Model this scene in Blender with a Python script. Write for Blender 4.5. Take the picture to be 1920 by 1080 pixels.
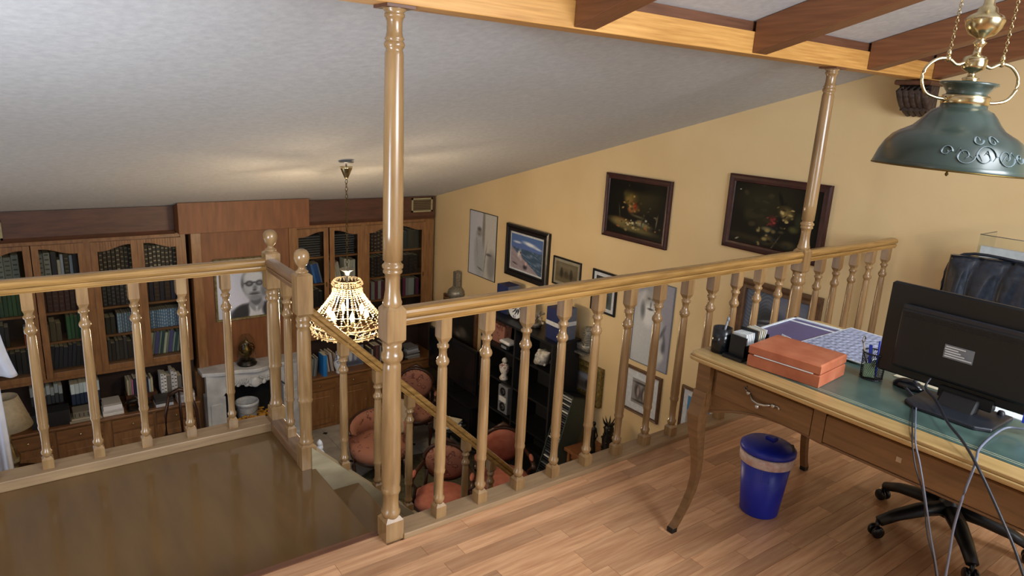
import bpy, math, random
from mathutils import Vector, Matrix
from math import sin, cos, pi, radians as R_

sc = bpy.context.scene
for o in list(bpy.data.objects): bpy.data.objects.remove(o)
random.seed(7)
COL = sc.collection

# ------------------------------------------------------------------ camera, world, light, exposure
F_PX, YAW, PITCH, ROLL = 1293.4, 0.644302, 0.25797, -0.0534775
EYE = Vector((0, 0, 1.65))
cy, sy, cp, sp = cos(YAW), sin(YAW), cos(PITCH), sin(PITCH)
fw = Vector((sy*cp, cy*cp, -sp)); rt = Vector((cy, -sy, 0)); dn = fw.cross(rt)
r2 = cos(ROLL)*rt + sin(ROLL)*dn; d2 = -sin(ROLL)*rt + cos(ROLL)*dn
cam = bpy.data.cameras.new('camera'); camo = bpy.data.objects.new('camera', cam); COL.objects.link(camo)
cam.sensor_width = 36; cam.lens = 36*F_PX/1920; cam.clip_start = .05; cam.clip_end = 60
m = Matrix.Identity(4)
for i in range(3):
    m[i][0] = r2[i]; m[i][1] = -d2[i]; m[i][2] = -fw[i]; m[i][3] = EYE[i]
camo.matrix_world = m
sc.camera = camo

w = bpy.data.worlds.new('world'); sc.world = w; w.use_nodes = True
bg = w.node_tree.nodes['Background']; bg.inputs[0].default_value = (.72, .80, 1, 1); bg.inputs[1].default_value = .55

def area(name, loc, target, sx, sz, power, col, spread=None):
    l = bpy.data.lights.new(name, 'AREA'); l.shape = 'RECTANGLE'; l.size = sx; l.size_y = sz
    l.energy = power; l.color = col
    if spread: l.spread = spread
    o = bpy.data.objects.new(name, l); COL.objects.link(o); o.location = loc
    o.rotation_euler = (Vector(target)-Vector(loc)).to_track_quat('-Z', 'Y').to_euler()
    return o
area('skylight', (2.40, -.35, 2.70), (2.5, .9, .4), .86, 1.1, 46, (.88, .94, 1))
area('window_and_fill_light', (2.2, -2.2, 1.85), (2.0, 3.0, 1.35), 2.2, 1.2, 150, (.88, .94, 1))
area('window_and_fill_light', (-1.5, 1.4, .9), (.4, 3.6, 2.0), 1.1, 1.0, 46, (.74, .86, 1), 1.9)  # added fill from the left, tilted up to brighten the ceiling
area('living_fill_light', (-1.5, 5.2, -.8), (3.0, 5.4, -.6), 1.6, 2.0, 12, (.80, .88, 1))  # added fill for the living room, set before an unseen window

sc.view_settings.view_transform = 'Standard'; sc.view_settings.look = 'None'
sc.view_settings.exposure = 0.35; sc.view_settings.gamma = 1; sc.view_settings.use_curve_mapping = False

# ------------------------------------------------------------------ materials
def lin(h):
    h = h.lstrip('#'); v = [int(h[i:i+2], 16)/255 for i in (0, 2, 4)]
    return tuple((c/12.92 if c <= .04045 else ((c+.055)/1.055)**2.4) for c in v)+(1,)
def base(name, rough=.5, metal=0, spec=.5, coat=0):
    mt = bpy.data.materials.new(name); mt.use_nodes = True
    b = mt.node_tree.nodes['Principled BSDF']
    b.inputs['Roughness'].default_value = rough; b.inputs['Metallic'].default_value = metal
    b.inputs['Specular IOR Level'].default_value = spec
    b.inputs['Coat Weight'].default_value = coat; b.inputs['Coat Roughness'].default_value = .2
    return mt, mt.node_tree.nodes, mt.node_tree.links, b
def mottled(name, c1, c2, rough=.5, scale=(8, 8, 8), metal=0, spec=.5, coat=0, bump=0, detail=4, rand=0, lo=.3, hi=.7):
    """noise between two colours, optional bump and per-object brightness spread"""
    mt, N, L, b = base(name, rough, metal, spec, coat)
    tc = N.new('ShaderNodeTexCoord'); mp = N.new('ShaderNodeMapping'); mp.inputs['Scale'].default_value = scale
    L.new(tc.outputs['Object'], mp.inputs[0])
    nz = N.new('ShaderNodeTexNoise'); nz.inputs['Scale'].default_value = 1; nz.inputs['Detail'].default_value = detail
    oi = N.new('ShaderNodeObjectInfo')
    if rand:
        ad = N.new('ShaderNodeVectorMath'); ad.operation = 'ADD'
        mu = N.new('ShaderNodeMath'); mu.operation = 'MULTIPLY'; mu.inputs[1].default_value = 37
        L.new(oi.outputs['Random'], mu.inputs[0]); L.new(mp.outputs[0], ad.inputs[0]); L.new(mu.outputs[0], ad.inputs[1])
        L.new(ad.outputs[0], nz.inputs['Vector'])
    else: L.new(mp.outputs[0], nz.inputs['Vector'])
    rp = N.new('ShaderNodeValToRGB'); rp.color_ramp.elements[0].color = lin(c1); rp.color_ramp.elements[1].color = lin(c2)
    rp.color_ramp.elements[0].position = lo; rp.color_ramp.elements[1].position = hi
    L.new(nz.outputs['Fac'], rp.inputs[0])
    out = rp.outputs[0]
    if rand:
        hs = N.new('ShaderNodeHueSaturation'); mr = N.new('ShaderNodeMapRange')
        mr.inputs['To Min'].default_value = 1-rand; mr.inputs['To Max'].default_value = 1+rand
        L.new(oi.outputs['Random'], mr.inputs[0]); L.new(mr.outputs[0], hs.inputs['Value']); L.new(out, hs.inputs['Color']); out = hs.outputs[0]
    L.new(out, b.inputs['Base Color'])
    if bump:
        bp = N.new('ShaderNodeBump'); bp.inputs['Strength'].default_value = bump; bp.inputs['Distance'].default_value = .01
        L.new(nz.outputs['Fac'], bp.inputs['Height']); L.new(bp.outputs[0], b.inputs['Normal'])
    return mt
def plain(name, c, rough=.5, metal=0, spec=.5, coat=0):
    h = c.lstrip('#'); d = ''.join('%02x' % max(0, int(int(h[i:i+2], 16)*.9)) for i in (0, 2, 4))
    return mottled(name, d, c, rough, (30, 30, 30), metal, spec, coat)
def glow(name, c, s):
    mt, N, L, b = base(name); b.inputs['Base Color'].default_value = lin(c)
    b.inputs['Emission Color'].default_value = lin(c); b.inputs['Emission Strength'].default_value = s; return mt
def pane_mat(name, tint='#f4f4f1', refl=.10):
    mt = bpy.data.materials.new(name); mt.use_nodes = True; N = mt.node_tree.nodes; L = mt.node_tree.links
    N.remove(N['Principled BSDF']); o = N['Material Output']
    t = N.new('ShaderNodeBsdfTransparent'); t.inputs[0].default_value = lin(tint)
    g = N.new('ShaderNodeBsdfGlossy'); g.inputs['Roughness'].default_value = .06
    lw = N.new('ShaderNodeLayerWeight'); lw.inputs[0].default_value = .5
    pw = N.new('ShaderNodeMath'); pw.operation = 'POWER'; pw.inputs[1].default_value = 4; L.new(lw.outputs['Facing'], pw.inputs[0])
    fr = N.new('ShaderNodeMath'); fr.operation = 'MULTIPLY_ADD'; fr.inputs[1].default_value = .5; fr.inputs[2].default_value = .025; L.new(pw.outputs[0], fr.inputs[0])
    mx = N.new('ShaderNodeMixShader'); L.new(fr.outputs[0], mx.inputs[0]); L.new(t.outputs[0], mx.inputs[1]); L.new(g.outputs[0], mx.inputs[2])
    L.new(mx.outputs[0], o.inputs[0]); return mt
def crystal_mat():
    mt = bpy.data.materials.new('cut_crystal'); mt.use_nodes = True; N = mt.node_tree.nodes; L = mt.node_tree.links
    N.remove(N['Principled BSDF']); o = N['Material Output']
    t = N.new('ShaderNodeBsdfTranslucent'); t.inputs[0].default_value = (.62, .52, .38, 1)
    g = N.new('ShaderNodeBsdfGlossy'); g.inputs['Roughness'].default_value = .12
    tr = N.new('ShaderNodeBsdfTransparent')
    m1 = N.new('ShaderNodeMixShader'); m1.inputs[0].default_value = .35; L.new(t.outputs[0], m1.inputs[1]); L.new(g.outputs[0], m1.inputs[2])
    m2 = N.new('ShaderNodeMixShader'); m2.inputs[0].default_value = .3; L.new(m1.outputs[0], m2.inputs[1]); L.new(tr.outputs[0], m2.inputs[2])
    L.new(m2.outputs[0], o.inputs[0]); return mt
def attr_mat(name, rough=.6, grain=.12):
    """flat print: colours come from the mesh's own colour attribute, plus a fine paint grain"""
    mt, N, L, b = base(name, rough)
    a = N.new('ShaderNodeAttribute'); a.attribute_name = 'print'
    nz = N.new('ShaderNodeTexNoise'); nz.inputs['Scale'].default_value = 60; tc = N.new('ShaderNodeTexCoord'); L.new(tc.outputs['Object'], nz.inputs['Vector'])
    mr = N.new('ShaderNodeMapRange'); mr.inputs['To Min'].default_value = 1-grain; mr.inputs['To Max'].default_value = 1+grain
    hs = N.new('ShaderNodeHueSaturation'); L.new(nz.outputs['Fac'], mr.inputs[0]); L.new(mr.outputs[0], hs.inputs['Value'])
    L.new(a.outputs['Color'], hs.inputs['Color']); L.new(hs.outputs[0], b.inputs['Base Color']); return mt
def floral(name, c_bg, c_fl, c_dk):
    mt, N, L, b = base(name, .8)
    tc = N.new('ShaderNodeTexCoord'); v = N.new('ShaderNodeTexVoronoi'); v.inputs['Scale'].default_value = 13
    nz = N.new('ShaderNodeTexNoise'); nz.inputs['Scale'].default_value = 9; nz.inputs['Detail'].default_value = 4
    L.new(tc.outputs['Object'], nz.inputs['Vector'])
    mx = N.new('ShaderNodeMix'); mx.data_type = 'VECTOR'; mx.inputs[0].default_value = .18
    L.new(tc.outputs['Object'], mx.inputs[4]); L.new(nz.outputs['Color'], mx.inputs[5]); L.new(mx.outputs[1], v.inputs['Vector'])
    r1 = N.new('ShaderNodeValToRGB'); e = r1.color_ramp.elements
    e[0].position = .12; e[0].color = lin(c_fl); e[1].position = .42; e[1].color = lin(c_bg)
    k = r1.color_ramp.elements.new(.30); k.color = lin(c_dk)
    k = r1.color_ramp.elements.new(.36); k.color = lin(c_bg)
    L.new(v.outputs['Distance'], r1.inputs[0]); L.new(r1.outputs[0], b.inputs['Base Color']); return mt

OAK_G = (6, 60, 60)
M = {}
M['baluster'] = mottled('varnished_beech', '#7f603d', '#a18055', .27, (30, 30, 4), coat=.45, rand=.06)
M['rail_x'] = mottled('varnished_oak_rail', '#856131', '#ae854b', .26, (5, 60, 60), coat=.35)
M['curb'] = mottled('dusty_oak_curb', '#8d7254', '#a58864', .5, (5, 50, 50), coat=.1)
M['rail_y'] = mottled('shaded_oak_rail', '#6a4c30', '#86654a', .35, (60, 5, 60), coat=.2)  # darker copy of the rail oak, its shadow side put into the colour
M['beam_light'] = mottled('light_oak_beam', '#b5803e', '#d7a25a', .5, (4, 60, 90), bump=.15)
M['joist'] = mottled('shade_darkened_joist', '#6c4226', '#845434', .45, (70, 4, 70))  # darker brown than the beam: the joists' side shadow is in the colour
M['trim_dark'] = mottled('dark_brown_trim', '#573420', '#6e4630', .5, (4, 60, 60))
M['plank'] = mottled('laminate_strip', '#b5825c', '#d3a57c', .33, (5, 60, 20), rand=.24, detail=6)
M['landing'] = mottled('polished_brown_board', '#62482a', '#70542f', .13, (9, 1.5, 5), coat=.25, spec=.4)
M['riser'] = mottled('painted_stringer', '#8f8266', '#a7997a', .6, (5, 20, 20))
M['ceiling'] = mottled('rough_plaster', '#b9b9ba', '#c6c6c6', .9, (26, 26, 26), bump=.25, detail=8)
M['wall'] = mottled('yellow_plaster', '#d6b988', '#dec495', .85, (1.3, 1.3, 1.3), bump=.06)
M['wall_white'] = mottled('white_plaster', '#b9b4a8', '#c6c1b4', .9, (5, 5, 5))
M['case'] = mottled('walnut_case', '#76502f', '#92683f', .4, (30, 30, 5), coat=.2)
M['case_x'] = mottled('walnut_case_rail', '#704a2c', '#8a6038', .4, (5, 30, 30), coat=.2)
M['case_dark'] = mottled('dark_walnut', '#4a2d1c', '#5f3a26', .5, (5, 30, 30))
M['panel'] = mottled('reddish_panel', '#6f4425', '#85542f', .55, (20, 20, 3), coat=0)
M['inside'] = mottled('case_interior', '#2a1a12', '#38241a', .7, (10, 10, 10))
M['glass'] = pane_mat('cabinet_glass')
M['desk'] = mottled('desk_oak', '#634729', '#7d5b39', .35, (50, 5, 50), coat=.3)
M['desk_top'] = mottled('desk_top_oak', '#9d8050', '#ba9a66', .3, (60, 5, 60), coat=.4)
M['leather_green'] = mottled('green_leather', '#3c4f4a', '#4e645c', .33, (12, 12, 12), coat=.25, bump=.03)
M['gilt'] = plain('gilt_line', '#b2b69a', .4)
M['orange_leather'] = mottled('orange_leather', '#9c5236', '#b26a4a', .5, (14, 14, 14), bump=.05)
M['black'] = plain('black_plastic', '#101216', .42)
M['black_matt'] = plain('black_matt', '#0e0d0e', .7)
M['black_gloss'] = plain('black_gloss', '#14181d', .2)
M['grey_plastic'] = plain('grey_plastic', '#74787f', .4)
M['white'] = plain('white_paint', '#dcdcdc', .5)
M['paper'] = plain('white_paper', '#e6ecee', .7)
M['cream'] = plain('cream_paper', '#d8ceb0', .7)
M['blue_bin'] = mottled('blue_plastic', '#1226a4', '#1a31bb', .38, (5, 5, 5))
M['bag'] = mottled('crinkled_bag', '#c8a49c', '#dad4d2', .5, (50, 50, 50), bump=.5)
M['blue'] = plain('royal_blue', '#1b3fd0', .4)
M['cable_dark'] = plain('dark_cable', '#24262e', .4)
M['cable_light'] = plain('grey_cable', '#6c7180', .45)
M['brass'] = mottled('polished_brass', '#b8a67c', '#dccfa8', .22, (40, 40, 40), metal=1)
M['brass_dark'] = plain('aged_brass', '#6e5c34', .4, metal=1)
M['steel'] = plain('antique_steel', '#b9b6ae', .3, metal=1)
M['lampgreen'] = mottled('green_enamel', '#2a3835', '#36463f', .33, (5, 5, 5), coat=.5)
M['scroll'] = plain('pale_scrollwork', '#76858a', .5)
M['leather_black'] = mottled('black_leather', '#141820', '#212834', .30, (40, 40, 40), bump=.12, coat=.3)  # bluish sheen on the leather is put into the base colour
M['marble'] = mottled('white_marble', '#a2a7ae', '#ced2d6', .35, (6, 6, 6), detail=8, coat=.2)
M['tile'] = mottled('grey_marble_tile', '#8f8d88', '#b4b2ab', .25, (5, 5, 5), detail=7, rand=.06, coat=.2)
M['tile_black'] = plain('black_inset', '#121212', .25)
M['soot'] = mottled('sooty_firebox', '#0c0c0d', '#26272a', .9, (6, 6, 6))
M['bucket'] = plain('white_bucket', '#d5dde6', .45)
M['chips'] = mottled('yellow_chips', '#a36f18', '#dca644', .7, (40, 40, 40), rand=.2)
M['portrait_frame'] = mottled('worn_gilt_frame', '#6a5c3a', '#a0946e', .4, (30, 30, 30), metal=.4)
M['frame_red'] = mottled('dark_mahogany_frame', '#2a0f0c', '#431a15', .4, (20, 20, 20))
M['frame_black'] = plain('black_frame', '#120f10', .35)
M['frame_brown'] = mottled('brown_frame', '#4a3220', '#6a4a30', .45, (20, 20, 20))
M['frame_gold'] = mottled('old_gold_frame', '#4f4220', '#8d783e', .4, (45, 45, 45), metal=.4, bump=.5)
M['mat_board'] = plain('mount_board', '#b9b1a2', .8)
M['mat_white'] = plain('white_mount', '#cfd2d6', .8)
M['print'] = attr_mat('flat_print', .65)
M['print_gloss'] = attr_mat('varnished_print', .5)
M['print_gloss'].node_tree.nodes['Principled BSDF'].inputs['Specular IOR Level'].default_value = .12
M['crystal'] = crystal_mat()
M['bulb'] = glow('warm_bulb', '#ffd9a0', 40)
M['floral'] = floral('pink_floral', '#9c6a58', '#b07f6c', '#5b2c26')
M['pink'] = mottled('salmon_velvet', '#995444', '#ad6a56', .8, (12, 12, 12), bump=.1)
M['chairwood'] = plain('dark_chair_wood', '#3b2318', .35)
M['cushion'] = plain('cream_cushion', '#a89880', .9)
M['shade'] = plain('beige_lampshade', '#b8a88a', .8)
M['cloth'] = mottled('white_cloth', '#cfd4e4', '#e0e4f0', .9, (9, 9, 9))
M['chinablue'] = floral('white_blue_china', '#d6dade', '#e8eaec', '#2f4780')
M['bronze'] = mottled('dark_bronze', '#1c1a16', '#3a352a', .35, (30, 30, 30), metal=.6)
M['pewter'] = mottled('pewter', '#6e695e', '#a29c8d', .4, (60, 60, 60), metal=.5)
M['box_blue'] = plain('navy_box', '#25305e', .45)
M['box_side'] = plain('slate_box_side', '#6a7080', .5)
M['acrylic'] = pane_mat('clear_acrylic', '#fafcfc')
M['shell'] = mottled('white_shell', '#8f8a80', '#dcd8cc', .5, (30, 30, 30))
M['cd_green'] = plain('cd_tower_side', '#3a463e', .4)
M['rug'] = mottled('olive_rug', '#3a3622', '#54503a', .95, (25, 25, 25))
BK = {}
def bookm(c, gilt=None, rough=.55):
    """book cloth with optional gilt or white bands across the spine"""
    k = (c, gilt)
    if k in BK: return BK[k]
    mt, N, L, b = base('book_cloth', rough)
    oi = N.new('ShaderNodeObjectInfo'); hs = N.new('ShaderNodeHueSaturation'); mr = N.new('ShaderNodeMapRange')
    mr.inputs['To Min'].default_value = .7; mr.inputs['To Max'].default_value = 1.3; L.new(oi.outputs['Random'], mr.inputs[0]); L.new(mr.outputs[0], hs.inputs['Value'])
    if gilt:
        tc = N.new('ShaderNodeTexCoord'); sx = N.new('ShaderNodeSeparateXYZ'); L.new(tc.outputs['Generated'], sx.inputs[0])
        if gilt.startswith('top'):
            gt = N.new('ShaderNodeMath'); gt.operation = 'GREATER_THAN'; gt.inputs[1].default_value = .52; L.new(sx.outputs[2], gt.inputs[0]); gilt = gilt[3:]
        else:
            wv = N.new('ShaderNodeMath'); wv.operation = 'MULTIPLY_ADD'; wv.inputs[1].default_value = 5.5; L.new(sx.outputs[2], wv.inputs[0]); L.new(oi.outputs['Random'], wv.inputs[2])
            fr = N.new('ShaderNodeMath'); fr.operation = 'FRACT'; L.new(wv.outputs[0], fr.inputs[0])
            g1 = N.new('ShaderNodeMath'); g1.operation = 'GREATER_THAN'; g1.inputs[1].default_value = .72; L.new(fr.outputs[0], g1.inputs[0])
            ab = N.new('ShaderNodeMath'); ab.operation = 'COMPARE'; ab.inputs[1].default_value = .5; ab.inputs[2].default_value = .3; L.new(sx.outputs[0], ab.inputs[0])
            gt = N.new('ShaderNodeMath'); gt.operation = 'MULTIPLY'; L.new(g1.outputs[0], gt.inputs[0]); L.new(ab.outputs[0], gt.inputs[1])
        mx = N.new('ShaderNodeMix'); mx.data_type = 'RGBA'; mx.inputs[6].default_value = lin(c); mx.inputs[7].default_value = lin(gilt)
        L.new(gt.outputs[0], mx.inputs[0]); L.new(mx.outputs[2], hs.inputs['Color'])
    else: hs.inputs['Color'].default_value = lin(c)
    L.new(hs.outputs[0], b.inputs['Base Color']); BK[k] = mt; return mt

# ------------------------------------------------------------------ mesh helpers
class MB:
    def __init__(s): s.v = []; s.f = []; s.mi = []; s.sm = []
    def add(s, vs, fs, mi=0, smooth=False, T=None):
        n = len(s.v)
        for p in vs:
            p = Vector(p); s.v.append(T @ p if T else p)
        for f in fs: s.f.append([n+i for i in f]); s.mi.append(mi); s.sm.append(smooth)
        return s
    def box(s, x0, x1, y0, y1, z0, z1, mi=0, T=None, bev=0):
        if bev:
            b = bev; vs = []; 
            # chamfered along all top/side edges: three stacked rectangles
            for (z, k) in ((z0, b), (z0+b, 0), (z1-b, 0), (z1, b)):
                vs += [(x0+k, y0+k, z), (x1-k, y0+k, z), (x1-k, y1-k, z), (x0+k, y1-k, z)]
            fs = [(3, 2, 1, 0), (12, 13, 14, 15)]
            for r in range(3):
                for i in range(4): a = 4*r+i; c = 4*r+(i+1) % 4; fs.append((a, c, c+4, a+4))
            return s.add(vs, fs, mi, False, T)
        vs = [(x0, y0, z0), (x1, y0, z0), (x1, y1, z0), (x0, y1, z0), (x0, y0, z1), (x1, y0, z1), (x1, y1, z1), (x0, y1, z1)]
        return s.add(vs, [(3, 2, 1, 0), (4, 5, 6, 7), (0, 1, 5, 4), (1, 2, 6, 5), (2, 3, 7, 6), (3, 0, 4, 7)], mi, False, T)
    def lathe(s, prof, cx=0, cy=0, cz=0, n=20, mi=0, T=None, smooth=True, sx=1, sy=1):
        vs = []; fs = []
        for (r, z) in prof:
            for i in range(n): a = 2*pi*i/n; vs.append((cx+sx*r*cos(a), cy+sy*r*sin(a), cz+z))
        for k in range(len(prof)-1):
            for i in range(n): j = (i+1) % n; fs.append((k*n+i, k*n+j, (k+1)*n+j, (k+1)*n+i))
        fs.append(tuple(reversed(range(n)))); fs.append(tuple(range((len(prof)-1)*n, len(prof)*n)))
        return s.add(vs, fs, mi, smooth, T)
    def tube(s, pts, rad, n=8, mi=0, T=None, ell=None):
        pts = [Vector(p) for p in pts]; vs = []; fs = []
        if not hasattr(rad, '__len__'): rad = [rad]*len(pts)
        up = Vector((0, 0, 1)); 
        for i, p in enumerate(pts):
            d = (pts[min(i+1, len(pts)-1)]-pts[max(i-1, 0)]).normalized()
            u = up.cross(d)
            if u.length < .15: u = Vector((1, 0, 0)).cross(d)
            u.normalize(); v = d.cross(u)
            for k in range(n): a = 2*pi*k/n; vs.append(p+u*rad[i]*cos(a)+v*rad[i]*sin(a)*(ell or 1))
        for i in range(len(pts)-1):
            for k in range(n): j = (k+1) % n; fs.append((i*n+k, i*n+j, (i+1)*n+j, (i+1)*n+k))
        fs.append(tuple(reversed(range(n)))); fs.append(tuple(range((len(pts)-1)*n, len(pts)*n)))
        return s.add(vs, fs, mi, True, T)
    def prism(s, poly, axis, a, b, mi=0, T=None, smooth=False):
        """poly of 2D points in the plane of the two other axes (in xyz order), extruded along axis from a to b"""
        def P(p, t):
            q = [p[0], p[1]]; q.insert(axis, t); return tuple(q)
        n = len(poly); vs = [P(p, a) for p in poly]+[P(p, b) for p in poly]
        fs = [tuple(reversed(range(n))), tuple(range(n, 2*n))]+[(i, (i+1) % n, n+(i+1) % n, n+i) for i in range(n)]
        return s.add(vs, fs, mi, smooth, T)
    def strip(s, top, bot, axis, a, b, mi=0, T=None):
        """solid between two polylines sharing their first coordinate"""
        for (p, q), (r, t) in zip(zip(top, bot), zip(top[1:], bot[1:])):
            s.prism([q, t, r, p], axis, a, b, mi, T)
        return s
    def ball(s, c, r, n=12, mi=0, T=None, sc_=(1, 1, 1)):
        prof = [(max(1e-4, r*sin(pi*k/n)), -r*cos(pi*k/n)*sc_[2]) for k in range(n+1)]
        return s.lathe(prof, c[0], c[1], c[2], max(8, n+2), mi, T, True, sc_[0], sc_[1])
    def build(s, name, mats, parent=None, local=False, kind=None, label=None, weld=False):
        if not isinstance(mats, (list, tuple)): mats = [mats]
        me = bpy.data.meshes.new(name)
        off = Vector((0, 0, 0)) if (local or parent is None) else wloc(parent)
        me.from_pydata([tuple(v-off) for v in s.v], [], s.f)
        for mt in mats: me.materials.append(M[mt] if isinstance(mt, str) else mt)
        me.polygons.foreach_set('material_index', s.mi); me.polygons.foreach_set('use_smooth', s.sm)
        me.update()
        o = bpy.data.objects.new(name, me); COL.objects.link(o)
        if parent: o.parent = parent
        if kind: o['kind'] = kind
        if label: o['label'] = label
        return o
def wloc(o):
    v = Vector((0, 0, 0))
    while o: v = v+Vector(o.location); o = o.parent
    return v
def setorigin(o, p):
    """move the origin of a parentless or world-built mesh"""
    p = Vector(p); o.data.transform(Matrix.Translation(-p)); o.location = Vector(o.location)+p
def tag(o, label, cat, group=None, kind=None):
    o['label'] = label; o['category'] = cat
    if group: o['group'] = group
    if kind: o['kind'] = kind
    return o
def thing(name, loc, label, cat, group=None, rz=0):
    o = bpy.data.objects.new(name, None); o.empty_display_size = .1; COL.objects.link(o); o.location = loc; o.rotation_euler = (0, 0, rz)
    return tag(o, label, cat, group)
def struct_root(name, loc):
    o = bpy.data.objects.new(name, None); COL.objects.link(o); o.location = loc; o['kind'] = 'structure'; return o
def struct(mb, name, mats, parent=None):
    o = mb.build(name, mats, parent)
    if parent is None: o['kind'] = 'structure'
    return o
def bevel(o, wd=.004, seg=2):
    md = o.modifiers.new('bevel', 'BEVEL'); md.width = wd; md.segments = seg; md.limit_method = 'ANGLE'; return o
def subd(o, l=2):
    md = o.modifiers.new('sub', 'SUBSURF'); md.levels = l; md.render_levels = l
    for p in o.data.polygons: p.use_smooth = True
    return o
def copy_tree(o, parent=None):
    c = o.copy(); COL.objects.link(c); c.parent = parent
    for ch in list(o.children): copy_tree(ch, c)
    return c
def instance(o, name, loc, parent=None, rot=None, scale=None):
    c = bpy.data.objects.new(name, o.data); COL.objects.link(c)
    if parent: c.parent = parent; c.location = Vector(loc)-wloc(parent)
    else: c.location = loc
    if rot: c.rotation_euler = rot
    if scale: c.scale = scale
    return c

# ------------------------------------------------------------------ flat prints
def hexrgb(h): h = h.lstrip('#'); return [int(h[i:i+2], 16)/255 for i in (0, 2, 4)]
def l1(c): return c/12.92 if c <= .04045 else ((c+.055)/1.055)**2.4
def art(bgf, blobs, seed=1):
    """bgf(u,v)->rgb list (sRGB); blobs: (cx,cy,rx,ry,rot_deg,colour,softness)"""
    def f(u, v):
        c = list(bgf(u, v))
        for (cx, cy_, rx, ry, rot, col, so) in blobs:
            a = R_(rot); du = u-cx; dv = v-cy_
            x = (du*cos(a)+dv*sin(a))/rx; y = (-du*sin(a)+dv*cos(a))/ry
            d = math.sqrt(x*x+y*y); t = 1 if d < 1-so else max(0, (1+so-d)/(2*so)) if so else 0
            t = min(1, t)
            if t > 0:
                k = hexrgb(col); c = [c[i]*(1-t)+k[i]*t for i in range(3)]
        return c
    return f
def print_mesh(name, parent, P, nu, nv, f, mat='print', flip=False):
    """P(u,v)->world point; colour per face, u to the viewer's right"""
    off = wloc(parent) if parent else Vector((0, 0, 0))
    vs = [tuple(Vector(P(i/nu, j/nv))-off) for j in range(nv+1) for i in range(nu+1)]
    fs = [(j*(nu+1)+i, j*(nu+1)+i+1, (j+1)*(nu+1)+i+1, (j+1)*(nu+1)+i) for j in range(nv) for i in range(nu)]
    me = bpy.data.meshes.new(name); me.from_pydata(vs, [], fs); me.materials.append(M[mat])
    ca = me.color_attributes.new('print', 'FLOAT_COLOR', 'POINT')
    buf = []
    for j in range(nv+1):
        for i in range(nu+1):
            c = f(i/nu, j/nv); buf += [l1(min(1, max(0, x))) for x in c]+[1]
    ca.data.foreach_set('color', buf)
    o = bpy.data.objects.new(name, me); COL.objects.link(o)
    if parent: o.parent = parent
    return o

# ================================================================== SETTING
XW = 4.85                                        # yellow wall
LOW = -2.6                                       # living room floor
def ceil_z(y): return 2.66-.273*y
# loft floor: substrate slab, parquet-look strips as planks
fl = struct(MB().box(-1.6, XW, -2.3, 2.18, -.25, -.012), 'floor', 'plank')
strips = []
for ln in (.30, .42, .54, .66):
    o = MB().box(0, ln-.0012, 0, .0668, -.012, 0).build('plank', 'plank', None, True); bevel(o, .0006, 1)
    strips.append((ln, o.data)); bpy.data.objects.remove(o)
rnd = random.Random(3); npl = 0; far = MB()
rowy = 2.09-.0668
while rowy > -2.25:
    x = -1.58 + rnd.random()*.3 if rowy < .45 else .35+rnd.random()*.25
    xl = x
    while x < XW-.01:
        ln, me = rnd.choice(strips)
        if x+ln > XW: ln = XW-x
        vis = rowy > .45 and x > (2.176-rowy)*.35+.1 and npl < 296
        if vis and ln in [a for a, b in strips]:
            o = bpy.data.objects.new('plank', me); COL.objects.link(o); o.parent = fl; o.location = (x, rowy, 0); npl += 1
            if npl == 1 or True:
                pass
        elif ln > .01: far.box(x, x+ln-.0012, rowy, rowy+.0656, -.012, 0)
        x += ln
    if rowy >= .45: far.box(-1.58, xl-.0012, rowy, rowy+.0656, -.012, 0)
    rowy -= .068
far.box(1.12, XW, 2.0914, 2.178, -.012, -.001); far.box(-1.58, 1.04, 2.0914, 2.168, -.012, 0)
far.build('plank', 'plank', fl, kind='stuff')
tr = struct(MB().box(-1.6, 1.09, 2.166, 2.196, -.03, .004).box(-1.6, 1.09, 2.178, 2.19, -.16, -.03), 'trim_1', 'trim_dark')
# landing, one step down, and staircase falling towards the yellow wall
LZ = -.16
ld = struct(MB().prism([(-1.6, 2.19), (1.12, 2.19), (1.12, 3.68), (-1.6, 3.68)], 2, LZ-.04, LZ), 'stair_landing', 'landing'); bevel(ld, .008)
struct(MB().box(-1.6, 1.10, 2.20, 3.66, LZ-.22, LZ-.04), 'trim_2', 'wall_white')
st = struct_root('staircase', (1.12, 2.6, LOW))
RISE = .2033; RUN = .2075; nst = 11
for k in range(nst):
    x0 = 1.12+k*RUN; z = LZ-.145-k*RISE
    t = MB().box(x0-.015, x0+RUN+.02, 2.2, 3.045, z-.035, z).build('tread', 'landing', st); bevel(t, .008)
    MB().box(x0, x0+.015, 2.2, 3.045, z, z+(RISE if k else .145)-.036).build('riser', 'landing', st)
def stz(x): return -.215-.975*(x-1.289)      # stringer top edge
xe = 1.289+(LOW*-1-.215)/.975
for (ya, yb) in ((3.045, 3.14), (2.19, 2.2)):
    mb = MB().prism([(1.10, stz(1.10)-.01), (1.10, stz(1.1)-.42), (xe-.1, LOW+.001), (xe, LOW+.001)], 1, ya, yb)
    mb.build('stringer', 'riser', st)
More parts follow.
